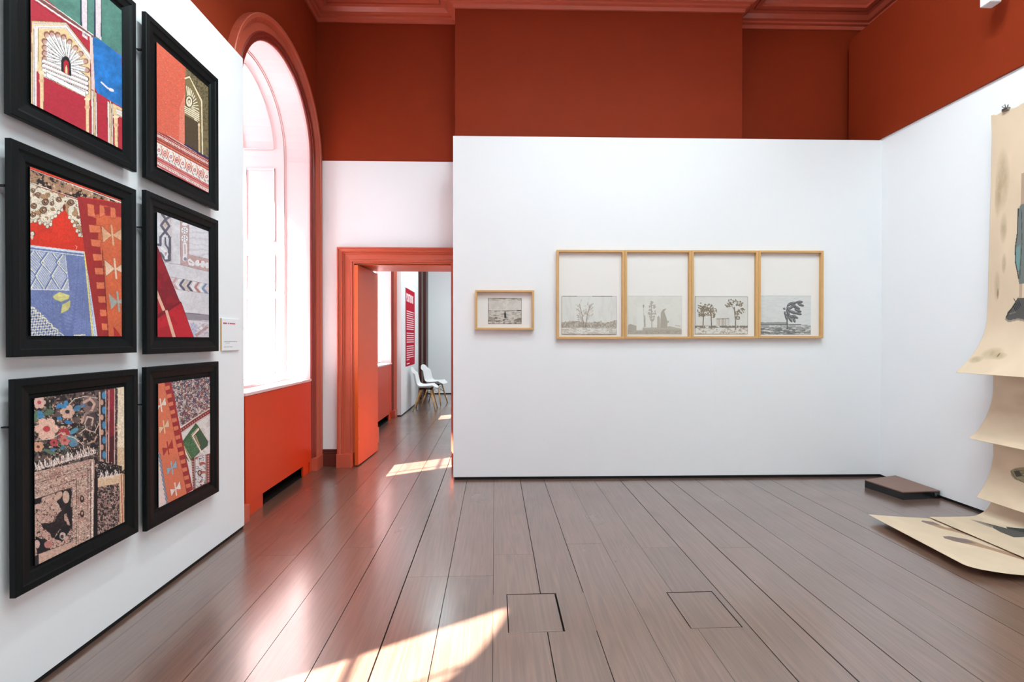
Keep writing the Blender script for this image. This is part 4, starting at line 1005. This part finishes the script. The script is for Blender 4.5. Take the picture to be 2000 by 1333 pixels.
def etch_b():
    A = Art([(1430, 465), (1908, 465), (1908, 805), (1430, 805)], 260, 190, (222, 216, 208))
    A.put(vnoise(A.X, A.Y, 50, 4) > .55, (216, 208, 198), .6); c = (168, 156, 142); rr = random.Random(9)
    A.put((A.Y > 752 + 12 * vnoise(A.X, A.Y * 0, 20, 3)) & (A.Y < 797), (172, 160, 148)); A.put((A.Y > 770) & (A.Y < 797) & (A.noise(14, 8) > .55), (150, 136, 122), .6)
    A.poly([(1434, 720), (1450, 708), (1508, 725), (1508, 760), (1434, 770)], c)
    A.poly([(1512, 560), (1560, 570), (1570, 765), (1506, 765)], (226, 222, 214), .8); A.seg([(1568, 545), (1576, 760)], 3, c); A.poly([(1562, 545), (1574, 540), (1576, 560), (1564, 570)], (150, 136, 122)); A.poly([(1574, 640), (1584, 630), (1588, 735), (1576, 735)], c)
    A.seg([(1640, 510), (1642, 740)], 5, (150, 136, 122))
    for k in range(90):
        t = rr.random(); w = 34 * math.sin(math.pi * min(1, t * .92 + .08)) ; x = 1644 + rr.uniform(-w, w); y = 515 + t * 180; A.ell(x, y, rr.uniform(4, 10), rr.uniform(3, 7), (170, 158, 144), .9)
    A.poly([(1688, 740), (1690, 650), (1702, 635), (1714, 655), (1716, 740)], (178, 166, 152))
    A.poly([(1716, 745), (1722, 610), (1740, 582), (1772, 574), (1752, 600), (1770, 650), (1782, 690), (1776, 745)], (166, 154, 140)); A.ell(1786, 690, 7, 9, c)
    A.poly([(1720, 738), (1800, 728), (1904, 750), (1904, 770), (1560, 768), (1560, 742)], c, .8); A.seg([(1850, 722), (1890, 726)], 6, c)
    frame_marks(A, 1434, 468, 1904, 798, (196, 184, 170), 3); return A
def etch_c():
    A = Art([(165, 468), (637, 468), (637, 790), (165, 790)], 260, 190, (218, 210, 204))
    A.put(vnoise(A.X, A.Y, 60, 4) > .55, (212, 203, 196), .6); dk = (112, 94, 74); rr = random.Random(4)
    def tree(x0, y0, x1, y1, blobs, s=1):
        A.seg([(x0, y0), ((x0 + x1) / 2 + 3, (y0 + y1) / 2), (x1, y1)], 9, dk)
        for bx, by_, r in blobs:
            for k in range(int(r * .9)):
                t = rr.uniform(0, 6.28); q = r * math.sqrt(rr.random()); A.ell(bx + q * math.cos(t) * 1.1, by_ + q * math.sin(t) * .8, rr.uniform(4, 8), rr.uniform(3, 6), (126, 108, 88) if rr.random() > .3 else dk)
    tree(238, 732, 240, 560, ((230, 550, 34), (215, 590, 26), (255, 580, 24), (215, 625, 18), (245, 630, 14)))
    tree(313, 740, 303, 560, ((300, 555, 28), (330, 590, 28), (285, 610, 30), (325, 630, 24), (270, 580, 22)))
    tree(528, 750, 515, 560, ((500, 515, 36), (460, 540, 24), (560, 530, 30), (575, 590, 30), (545, 650, 22), (540, 610, 20)))
    A.seg([(515, 580), (480, 530)], 5, dk); A.seg([(520, 600), (570, 590)], 5, dk)
    A.put((A.Y > 716) & (A.Y < 734) & (A.noise(14, 3) > .35), (124, 106, 88)); A.put((A.Y > 734) & (vnoise(A.X * .3, A.Y, 9, 7) > .6), (176, 158, 142), .8); A.put((A.Y > 734) & (A.noise(12, 17) > .68), (140, 120, 100), .8)
    A.seg([(360, 660), (468, 656)], 6, (130, 108, 84))
    for x in range(362, 470, 13): A.seg([(x, 658), (x, 718)], 3.5, (150, 126, 100))
    for x in (388, 415, 441): A.seg([(x, 658), (x, 718)], 5, (110, 90, 70))
    frame_marks(A, 168, 471, 634, 788, (120, 100, 78), 4); return A
def etch_d():
    A = Art([(735, 452), (1190, 452), (1190, 795), (735, 795)], 260, 190, (216, 212, 210))
    A.put(vnoise(A.X * .25, A.Y, 12, 4) > .56, (204, 200, 198), .5); dk = (84, 82, 84); rr = random.Random(8)
    A.put((A.Y > 682 + 10 * vnoise(A.X, A.Y * 0, 30, 2)) & (A.Y < 712) & (A.X < 960 + 40 * vnoise(A.X, A.Y, 20, 3)), (130, 126, 124), .8); A.seg([(745, 708), (1100, 706)], 6, (84, 80, 80))
    A.put((A.Y > 708) & (vnoise(A.X * .25, A.Y, 9, 6) > .42), (142, 138, 136), .8); A.put((A.Y > 730) & (vnoise(A.X * .2, A.Y, 8, 16) > .58), (96, 92, 92), .8); A.seg([(745, 776), (1180, 776)], 4, (90, 86, 86)); A.poly([(740, 760), (780, 775), (770, 792), (738, 790)], (90, 86, 86), .6)
    A.seg([(980, 742), (976, 640), (985, 580), (1060, 515)], 10, dk); A.seg([(978, 700), (977, 640)], 12, dk)
    for (x, y, l, a) in ((1085, 510, 34, -.1), (1100, 535, 30, .3), (1050, 555, 30, .5), (1075, 585, 34, .35), (1080, 612, 30, .2), (1035, 540, 26, .3), (1010, 560, 28, -.5), (1030, 600, 40, .3), (985, 600, 34, 1.2), (970, 640, 32, 1.3), (1020, 640, 40, .3), (1050, 640, 30, .5), (1005, 660, 32, 1.0), (1040, 668, 24, 1.2), (1000, 530, 30, -.6), (952, 568, 12, .4), (990, 575, 30, 1), (1070, 560, 26, .5), (960, 610, 20, 1.4), (1030, 520, 24, -.3)):
        A.ell(x, y, l, 9 + l * .12, dk, rot=a); A.seg([(x - l * .6 * math.cos(a), y - 4 - l * .6 * math.sin(a)), (x + l * .8 * math.cos(a), y - 6 + l * .6 * math.sin(a))], 3, (206, 202, 200), .7)
    A.seg([(740, 456), (1188, 456)], 3, (190, 184, 180)); return A

def wood_frame(name, label, x0, x1, z0, z1, w, d, art, ax0, ax1, az0, az1, group=None, twist=0.0):
    cx, cz = (x0 + x1) / 2, (z0 + z1) / 2; y = by(Y0, cx)
    t = thing(name, label, 'framed picture', (cx, y, cz), SK + twist, group)
    hw, hh = (x1 - x0) / 2, (z1 - z0) / 2
    s = MB(); rings = []
    prof = [(0, .001), (0, d - .002), (.002, d), (w - .002, d), (w, d - .002), (w, .012)]
    for sx, sz in ((-1, -1), (1, -1), (1, 1), (-1, 1), (-1, -1)):
        rings.append([(sx * (hw - q), -e, sz * (hh - q)) for q, e in prof])
    s.sweep(rings); s.build('frame', M['oak'], t)
    s = MB(); s.box(-hw + w * .6, hw - w * .6, -.012, -.006, -hh + w * .6, hh - w * .6); s.build('backing_paper', M['paper'], t)
    A = art(); A.C = A.C * .86 + np.array([240, 232, 226]) * .14; a0, a1, b0, b1 = ax0 - cx, ax1 - cx, az0 - cz, az1 - cz
    A.mesh('print', lambda U, V: (a0 + (a1 - a0) * U, -.0145 - .0015 * np.sin(U * 3.1) * np.sin(V * 3.1), b1 + (b0 - b1) * V), M['etch'], t)
    s = MB(); s.quad((-hw + w, -d + .008, -hh + w), (hw - w, -d + .008, -hh + w), (hw - w, -d + .008, hh - w), (-hw + w, -d + .008, hh - w)); s.build('glass', M['glass'], t)
PXM = 4.34 / 900
wood_frame('framed_print', 'small landscape pale wood frame holding a sepia print of a lone dark figure', -.183, .375, 1.434, 1.809, .019, .055, etch_small, -.062, .258, 1.492, 1.738, None)
XS = [.589, 1.238, 1.880, 2.528, 3.163]
arts = [(etch_a, (.637, 1.170)), (etch_b, (1.276, 1.800)), (etch_c, (1.925, 2.443)), (etch_d, (2.560, 3.060))]
labs = ['tall pale wood frame with two bare trees forming a V, leftmost of joined four',
        'tall pale wood frame with faint slim tree and rounded boulder shapes in its etching',
        'tall pale wood frame with three trees around an open pavilion in its etching',
        'tall pale wood frame with a single windblown tree, rightmost of joined four']
ZZ = [(1.385, 1.762), (1.385, 1.762), (1.392, 1.758), (1.390, 1.768)]
for i in range(4):
    (f, (a0, a1)) = arts[i]
    wood_frame('framed_print', labs[i], XS[i] + .0005, XS[i + 1] - .0005, 1.348 + .002 * i, 2.194 + .001 * i, .022, .048, f, a0, a1, ZZ[i][0], ZZ[i][1], 'tall pale wood frames hung edge to edge')

# ================================================================ HANGING PAPER DRAWINGS
YF = 3.31; KF = YF / 3.41
def K(x, z): return (x * KF - .004, 1.35 + (z - 1.35) * KF)
def smooth_curve(pts, n):
    P = np.array(pts, float); d = np.r_[0, np.cumsum(np.hypot(*np.diff(P, axis=0).T))]; d /= d[-1]
    t = np.linspace(0, 1, n)
    # Catmull-Rom
    out = []
    for q in t:
        i = min(max(np.searchsorted(d, q) - 1, 0), len(P) - 2); u = (q - d[i]) / (d[i + 1] - d[i])
        p0 = P[max(i - 1, 0)]; p1 = P[i]; p2 = P[i + 1]; p3 = P[min(i + 2, len(P) - 1)]
        m1 = (p2 - p0) / (d[min(i + 1, len(P) - 1)] - d[max(i - 1, 0)]) * (d[i + 1] - d[i]); m2 = (p3 - p1) / (d[min(i + 2, len(P) - 1)] - d[i]) * (d[i + 1] - d[i])
        out.append((2 * u**3 - 3 * u**2 + 1) * p1 + (u**3 - 2 * u**2 + u) * m1 + (-2 * u**3 + 3 * u**2) * p2 + (u**3 - u**2) * m2)
    return np.array(out)
def sheet(label, pts, width, nv, paintfn, near=None, ragged=0.0, nu=320):
    nv = nv if nv > 400 else nv * 2
    c = smooth_curve([K(*p) for p in pts], nv)
    o3 = (c[0][0], YF - width / 2, c[0][1])
    A = Art([(0, 0), (1, 0), (1, 1), (0, 1)], nu, nv, (214, 190, 164))
    A.X = A.U * 1000; A.Y = A.V * 1000          # drafting frame: thousandths of width / length
    A.C *= (0.965 + .07 * vnoise(A.X, A.Y, 160, 41))[..., None]
    paintfn(A)
    rg = ragged * (vnoise(A.X, A.Y * 0, 60, 77) - .5)
    def P(U, V):
        j = np.round(V * (nv - 1)).astype(int)
        x = c[j, 0] - o3[0]; z = c[j, 1] - o3[2]
        if near is not None: x = x + near(U, V)
        y = YF - U * width - o3[1]
        z = z + rg * (np.clip(1 - V * 12, 0, 1))
        return x, y, z
    o = A.mesh('drawing_sheet', P, M['kraft'])
    o.location = o3
    sd = o.modifiers.new('thickness', 'SOLIDIFY'); sd.thickness = .0012; sd.offset = 0
    tag(o, label, 'paper drawing', 'curling tan paper drawings on the right wall')
    return o
def smear(A, x, y, rx, ry, c=(160, 138, 108), a=.5, seed=3):
    d = ((A.X - x) / rx) ** 2 + ((A.Y - y) / ry) ** 2; k = np.clip(1 - d, 0, 1) * a * (.4 + 1.2 * vnoise(A.X, A.Y, 30, seed))
    k = np.clip(k, 0, 1)[..., None]; A.C[:] = A.C * (1 - k) + np.array(c) * k
def p1(A):
    for a in ((90, 250, 60, 120), (110, 430, 30, 60), (70, 640, 26, 60), (60, 300, 30, 90), (150, 900, 90, 30), (60, 930, 60, 20), (220, 910, 60, 18), (120, 560, 20, 40)): smear(A, *a)
    smear(A, 78, 668, 9, 22, (120, 100, 76), .9); smear(A, 205, 905, 8, 12, (110, 86, 60), .9)
    # trouser leg and laced shoe
    L = [(215, 380), (232, 360), (420, 350), (420, 640), (235, 640), (228, 600), (205, 560), (200, 510), (214, 460)]
    A.poly(L, (112, 116, 112)); A.poly([(212, 510), (240, 500), (236, 590), (222, 600), (202, 555)], (112, 144, 142)); A.seg([(216, 372), (214, 460), (202, 510), (206, 560), (232, 620)], 7, (52, 52, 54)); A.seg([(240, 380), (250, 500), (240, 620)], 5, (70, 72, 74)); A.poly([(238, 640), (260, 640), (258, 700), (240, 700)], (180, 156, 136))
    A.poly([(232, 250), (400, 240), (400, 352), (232, 360)], (150, 120, 104), .6)
    A.poly([(150, 758), (160, 738), (200, 716), (232, 690), (300, 690), (300, 770), (240, 764), (190, 770), (160, 772)], (88, 84, 82)); A.seg([(148, 762), (170, 772), (240, 766), (300, 772)], 7, (150, 136, 122)); A.seg([(150, 756), (200, 716), (232, 690)], 5, (44, 42, 42))
    for k in range(5): A.seg([(200 + 9 * k, 716 - 4 * k), (218 + 9 * k, 735 - 4 * k)], 4, (46, 44, 44))
    A.seg([(212, 700), (200, 690)], 4, (60, 50, 46)); A.seg([(170, 745), (220, 740)], 3, (130, 124, 118))
def p2(A): smear(A, 300, 500, 200, 100, a=.25)
def p3(A):
    A.poly([(150, 560), (180, 520), (230, 490), (400, 470), (400, 680), (250, 660), (190, 650), (158, 610)], (150, 138, 110)); A.poly([(170, 560), (210, 540), (240, 590), (200, 620)], (84, 78, 70)); A.seg([(152, 570), (200, 640), (300, 668)], 8, (110, 98, 76)); A.seg([(180, 540), (300, 520)], 5, (70, 66, 60)); A.ell(250, 570, 24, 22, (110, 104, 90)); A.ell(250, 570, 14, 12, (160, 150, 124))
    A.ell(290, 60, 60, 70, (40, 44, 46))
def p4(A):
    A.poly([(260, 180), (320, 100), (420, 60), (420, 560), (300, 520), (240, 470), (330, 400), (300, 330)], (64, 66, 66))
    A.poly([(120, 560), (200, 520), (330, 470), (420, 440), (420, 640), (320, 640), (220, 600)], (92, 86, 82)); A.poly([(60, 620), (110, 560), (210, 560), (230, 620), (120, 620)], (140, 124, 116), .9); A.ell(215, 600, 18, 16, (170, 150, 130)); A.ell(214, 600, 8, 8, (90, 80, 74))
def p5(A):
    b1 = (134, 112, 106); b2 = (170, 134, 108)
    A.poly([(60, 560), (90, 500), (200, 480), (200, 420), (260, 400), (420, 330), (480, 380), (300, 470), (220, 560), (110, 590)], b2); A.poly([(60, 560), (80, 480), (150, 480), (150, 580), (90, 600)], b1)
    A.poly([(380, 640), (420, 540), (440, 520), (520, 500), (640, 430), (760, 380), (780, 440), (600, 540), (540, 600), (470, 700), (400, 700)], b2); A.poly([(380, 640), (420, 540), (500, 540), (500, 660), (430, 720), (390, 700)], b1); A.seg([(385, 640), (440, 620), (480, 560)], 8, (96, 80, 78))
# stacked from the top one down
sheet('top tan paper drawing with laced shoe and trouser leg, clipped high on the wall', [(3.82, 3.059), (3.825, 2.894), (3.819, 2.461), (3.806, 1.91), (3.799, 1.595), (3.784, 1.437), (3.739, 1.318), (3.658, 1.2), (3.548, 1.09)], .86, 420, p1, ragged=.035, nu=330)
sheet('plain second tan paper sheet curling out just under the tall top drawing', [(3.852, 1.30), (3.850, 1.15), (3.848, 1.062), (3.844, 0.923), (3.816, 0.805), (3.743, 0.667), (3.653, 0.581)], .86, 90, p2, ragged=.0)
sheet('third tan paper sheet, painted with a brown shoe, curling above the floor', [(3.852, .72), (3.851, 0.52), (3.851, 0.449), (3.827, 0.33), (3.786, 0.232), (3.717, 0.126)], .86, 120, p3)
sheet('fourth tan paper sheet with a dark boot, bending off the wall onto the floor', [(3.855, .25), (3.850, .13), (3.828, 0.073), (3.787, 0.022), (3.705, -0.016), (3.562, -0.022), (3.341, -0.020)], .86, 160, p4, near=lambda U, V: -.035 * U * V)
sheet('lowest tan paper sheet lying on the floor with two painted reddish boots', [(3.72, -.030), (3.50, -.034), (3.358, -0.033), (3.235, -0.024), (3.073, -0.013), (2.858, 0.006)], .87, 200, p5,
      near=lambda U, V: -.075 * U * V + .16 * np.clip((U - .86) / .14, 0, 1) ** 2 * V)
# clip at the top edge
t = thing('bulldog_clip', 'small metal clip gripping the top edge of the tall tan drawing', 'clip', (3.700, 3.205, 3.010))
s = MB(); s.box(-.014, .010, -.020, .020, -.012, .010); s.build('jaw', M['metal'], t, bevel=.002)
s = MB(); s.tube([(-.006, 0, .008), (-.022, .010, .024), (-.022, -.010, .030), (-.006, 0, .010)], .003, 6); s.tube([(.006, 0, .008), (.014, 0, .034)], .004, 6); s.build('handle', M['metal'], t)
s = MB(); s.tube([(.008, 0, -.002), (.068, 0, -.002)], .003, 6); s.build('wall_pin', M['metal'], t)

# low box on the floor by the right wall
t = thing('floor_box', 'low dark box with worn brown lid on the floor against the right wall', 'box', (3.585, 3.885, 0), 0)
cs = [(3.400, 4.010), (3.425, 3.700), (3.765, 3.735), (3.765, 4.060)]
def prism(cs, z0, z1, O=(0, 0, 0), grow=0):
    s = MB(O); cx = sum(c[0] for c in cs) / 4; cy = sum(c[1] for c in cs) / 4
    q = [(cx + (c[0] - cx) * (1 + grow), cy + (c[1] - cy) * (1 + grow)) for c in cs]
    s.add([(*c, z0) for c in q] + [(*c, z1) for c in q], [(0, 3, 2, 1), (4, 5, 6, 7), (0, 1, 5, 4), (1, 2, 6, 5), (2, 3, 7, 6), (3, 0, 4, 7)]); return s
O = (3.585, 3.885, 0)
cs = [(3.362, 4.060), (3.412, 3.720), (3.758, 3.745), (3.758, 4.180)]
prism(cs, 0, .058, O, -.006).build('side', M['boxside'], t)
prism(cs, .058, .068, O, .0).build('lid', M['boxtop'], t, bevel=.002)
s = MB(O); s.box(3.70, 3.712, 3.728, 3.737, .025, .05); s.build('catch', M['metal'], t)

# ================================================================ RED TEXT PANEL IN THE NEXT ROOM
t = thing('text_panel', 'tall crimson vinyl panel headed POSITIONS on the white wall beyond the doorway', 'sign', (-1.62, 8.92, 1.56))
O = (-1.62, 8.92, 1.56)
s = MB(O); s.box(-1.6196, -1.617, 8.444, 9.40, .838, 2.285); s.build('panel', M['crimson'], t)
text_obj('POSITIONS', .205, (.0035, -.405, .485), RYZ, M['signwhite'], t, 'heading', ext=.0008, xs=.70, off=.006)
s = MB(O); rr = random.Random(1)
z = 1.855
for blk, n in ((0, 9), (1, 5), (2, 6)):
    s = MB(O)
    for k in range(n):
        end = 9.32 - rr.uniform(0, .05); y = 8.555
        while y < end - .03:
            w = min(rr.uniform(.03, .10), end - y); s.box(-1.6170, -1.6162, y, y + w, z, z + .0165); y += w + .012
        z -= .0415
    s.build('paragraph', M['signwhite'], t)
    z -= .037
s = MB(O)
s.box(-1.6170, -1.6162, 8.565, 8.70, z + .035, z + .0515); s.box(-1.6170, -1.6162, 8.712, 8.80, z + .035, z + .0515)
z -= .040
s.build('paragraph', M['signwhite'], t); s = MB(O)
s.box(-1.6170, -1.6162, 8.565, 8.66, z, z + .0185); s.box(-1.6170, -1.6162, 8.672, 8.83, z, z + .0185)
s.build('signature_line', M['signwhite'], t)

# ================================================================ CHAIRS
def make_chair(label):
    t = thing('shell_chair', label, 'chair', (0, 0, 0), 0, 'white shell chairs in the next room')
    # moulded shell: profile runs from seat front lip to top of back; chair faces +X
    prof = [(.235, .420), (.215, .437), (.15, .440), (.05, .432), (-.05, .426), (-.12, .436), (-.175, .475), (-.200, .540), (-.215, .62), (-.232, .70), (-.252, .77), (-.268, .815)]
    half = [.185, .208, .225, .232, .235, .235, .235, .232, .226, .214, .198, .172]
    c = smooth_curve(prof, 30); hw = np.interp(np.linspace(0, 1, 30), np.linspace(0, 1, 12), half)
    nu = 17; vs = []; fs = []
    for i in range(30):
        tx = c[min(i + 1, 29)] - c[max(i - 1, 0)]; tx = tx / np.hypot(*tx); nx, nz = tx[1], -tx[0]       # normal towards the sitter
        if nz < 0 and nx < 0: nx, nz = -nx, -nz
        for j in range(nu):
            u = -1 + 2 * j / (nu - 1); k = .055 * abs(u) ** 2.6 * (1 if 2 < i < 26 else .45)
            tt = max(0, (i - 21) / 8); ft = max(0, (5 - i) / 5)
            vs.append((c[i][0] + abs(nx) * k - .045 * ft * abs(u) ** 3, u * hw[i], c[i][1] + abs(nz) * k * .9 - .075 * tt * tt * abs(u) ** 3))
    for i in range(29):
        for j in range(nu - 1): a = i * nu + j; fs.append((a, a + 1, a + nu + 1, a + nu))
    s = MB(); s.add(vs, fs); o = s.build('shell', M['whitepl'], t, smooth=True)
    m = o.modifiers.new('thickness', 'SOLIDIFY'); m.thickness = .009; m.offset = 0
    m = o.modifiers.new('smooth', 'SUBSURF'); m.levels = 1; m.render_levels = 1
    for sx, sy in ((1, 1), (1, -1), (-1, 1), (-1, -1)):
        s = MB(); s.tube([(sx * .095 + .01, sy * .12, .405), (sx * .205 - .01, sy * .215, 0.0)], .0165, 10, .0105); s.build('leg', M['beech'], t, smooth=True)
    s = MB()
    s.box(-.11, .13, -.145, .145, .400, .408)
    for sx, sy in ((1, 1), (1, -1), (-1, 1), (-1, -1)): s.box(sx * .095 - .01, sx * .095 + .03, sy * .12 - .018, sy * .12 + .018, .392, .428)
    s.build('seat_bracket', M['wire'], t)
    s = MB()
    P = lambda sx, sy, q: (sx * (.105 + .09 * q), sy * (.12 + .095 * q), .405 * (1 - q))
    for sy in (1, -1): s.tube([P(1, sy, .1), P(-1, sy, .42)], .003, 5); s.tube([P(-1, sy, .1), P(1, sy, .42)], .003, 5)
    for sx in (1, -1): s.tube([P(sx, 1, .1), P(sx, -1, .42)], .003, 5); s.tube([P(sx, -1, .1), P(sx, 1, .42)], .003, 5)
    s.build('brace', M['wire'], t)
    return t
def dup(root, label):
    r = root.copy(); COL.objects.link(r); r['label'] = label
    for ch in list(root.children):
        c = ch.copy(); COL.objects.link(c); c.parent = r
    return r
ch = make_chair('white plastic shell chair with splayed beech legs, nearer one below the crimson text panel')
ch.location = (-1.30, 8.79, 0); ch.rotation_euler = (0, 0, math.radians(2))
c2 = dup(ch, 'white plastic shell chair behind another, in front of the dark brown surround')
c2.location = (-1.235, 9.62, 0); c2.rotation_euler = (0, 0, math.radians(-12))

# ================================================================ TRACK SPOTLIGHT (top right corner)
t = thing('track_spotlight', 'white spotlight head in front of the rust upper wall at the top right', 'spotlight', (3.60, 3.225, 3.785))
s = MB(); s.box(-.045, .045, -.035, .035, -.01, .14); s.build('housing', M['lampwhite'], t, bevel=.006)
s = MB(); s.tube([(0, 0, .14), (0, 0, 1.10)], .010, 8); s.build('stem', M['lampwhite'], t)
s = MB(); s.box(-.05, .05, -.12, .12, 1.10, 1.14); s.build('track_adapter', M['lampwhite'], t)
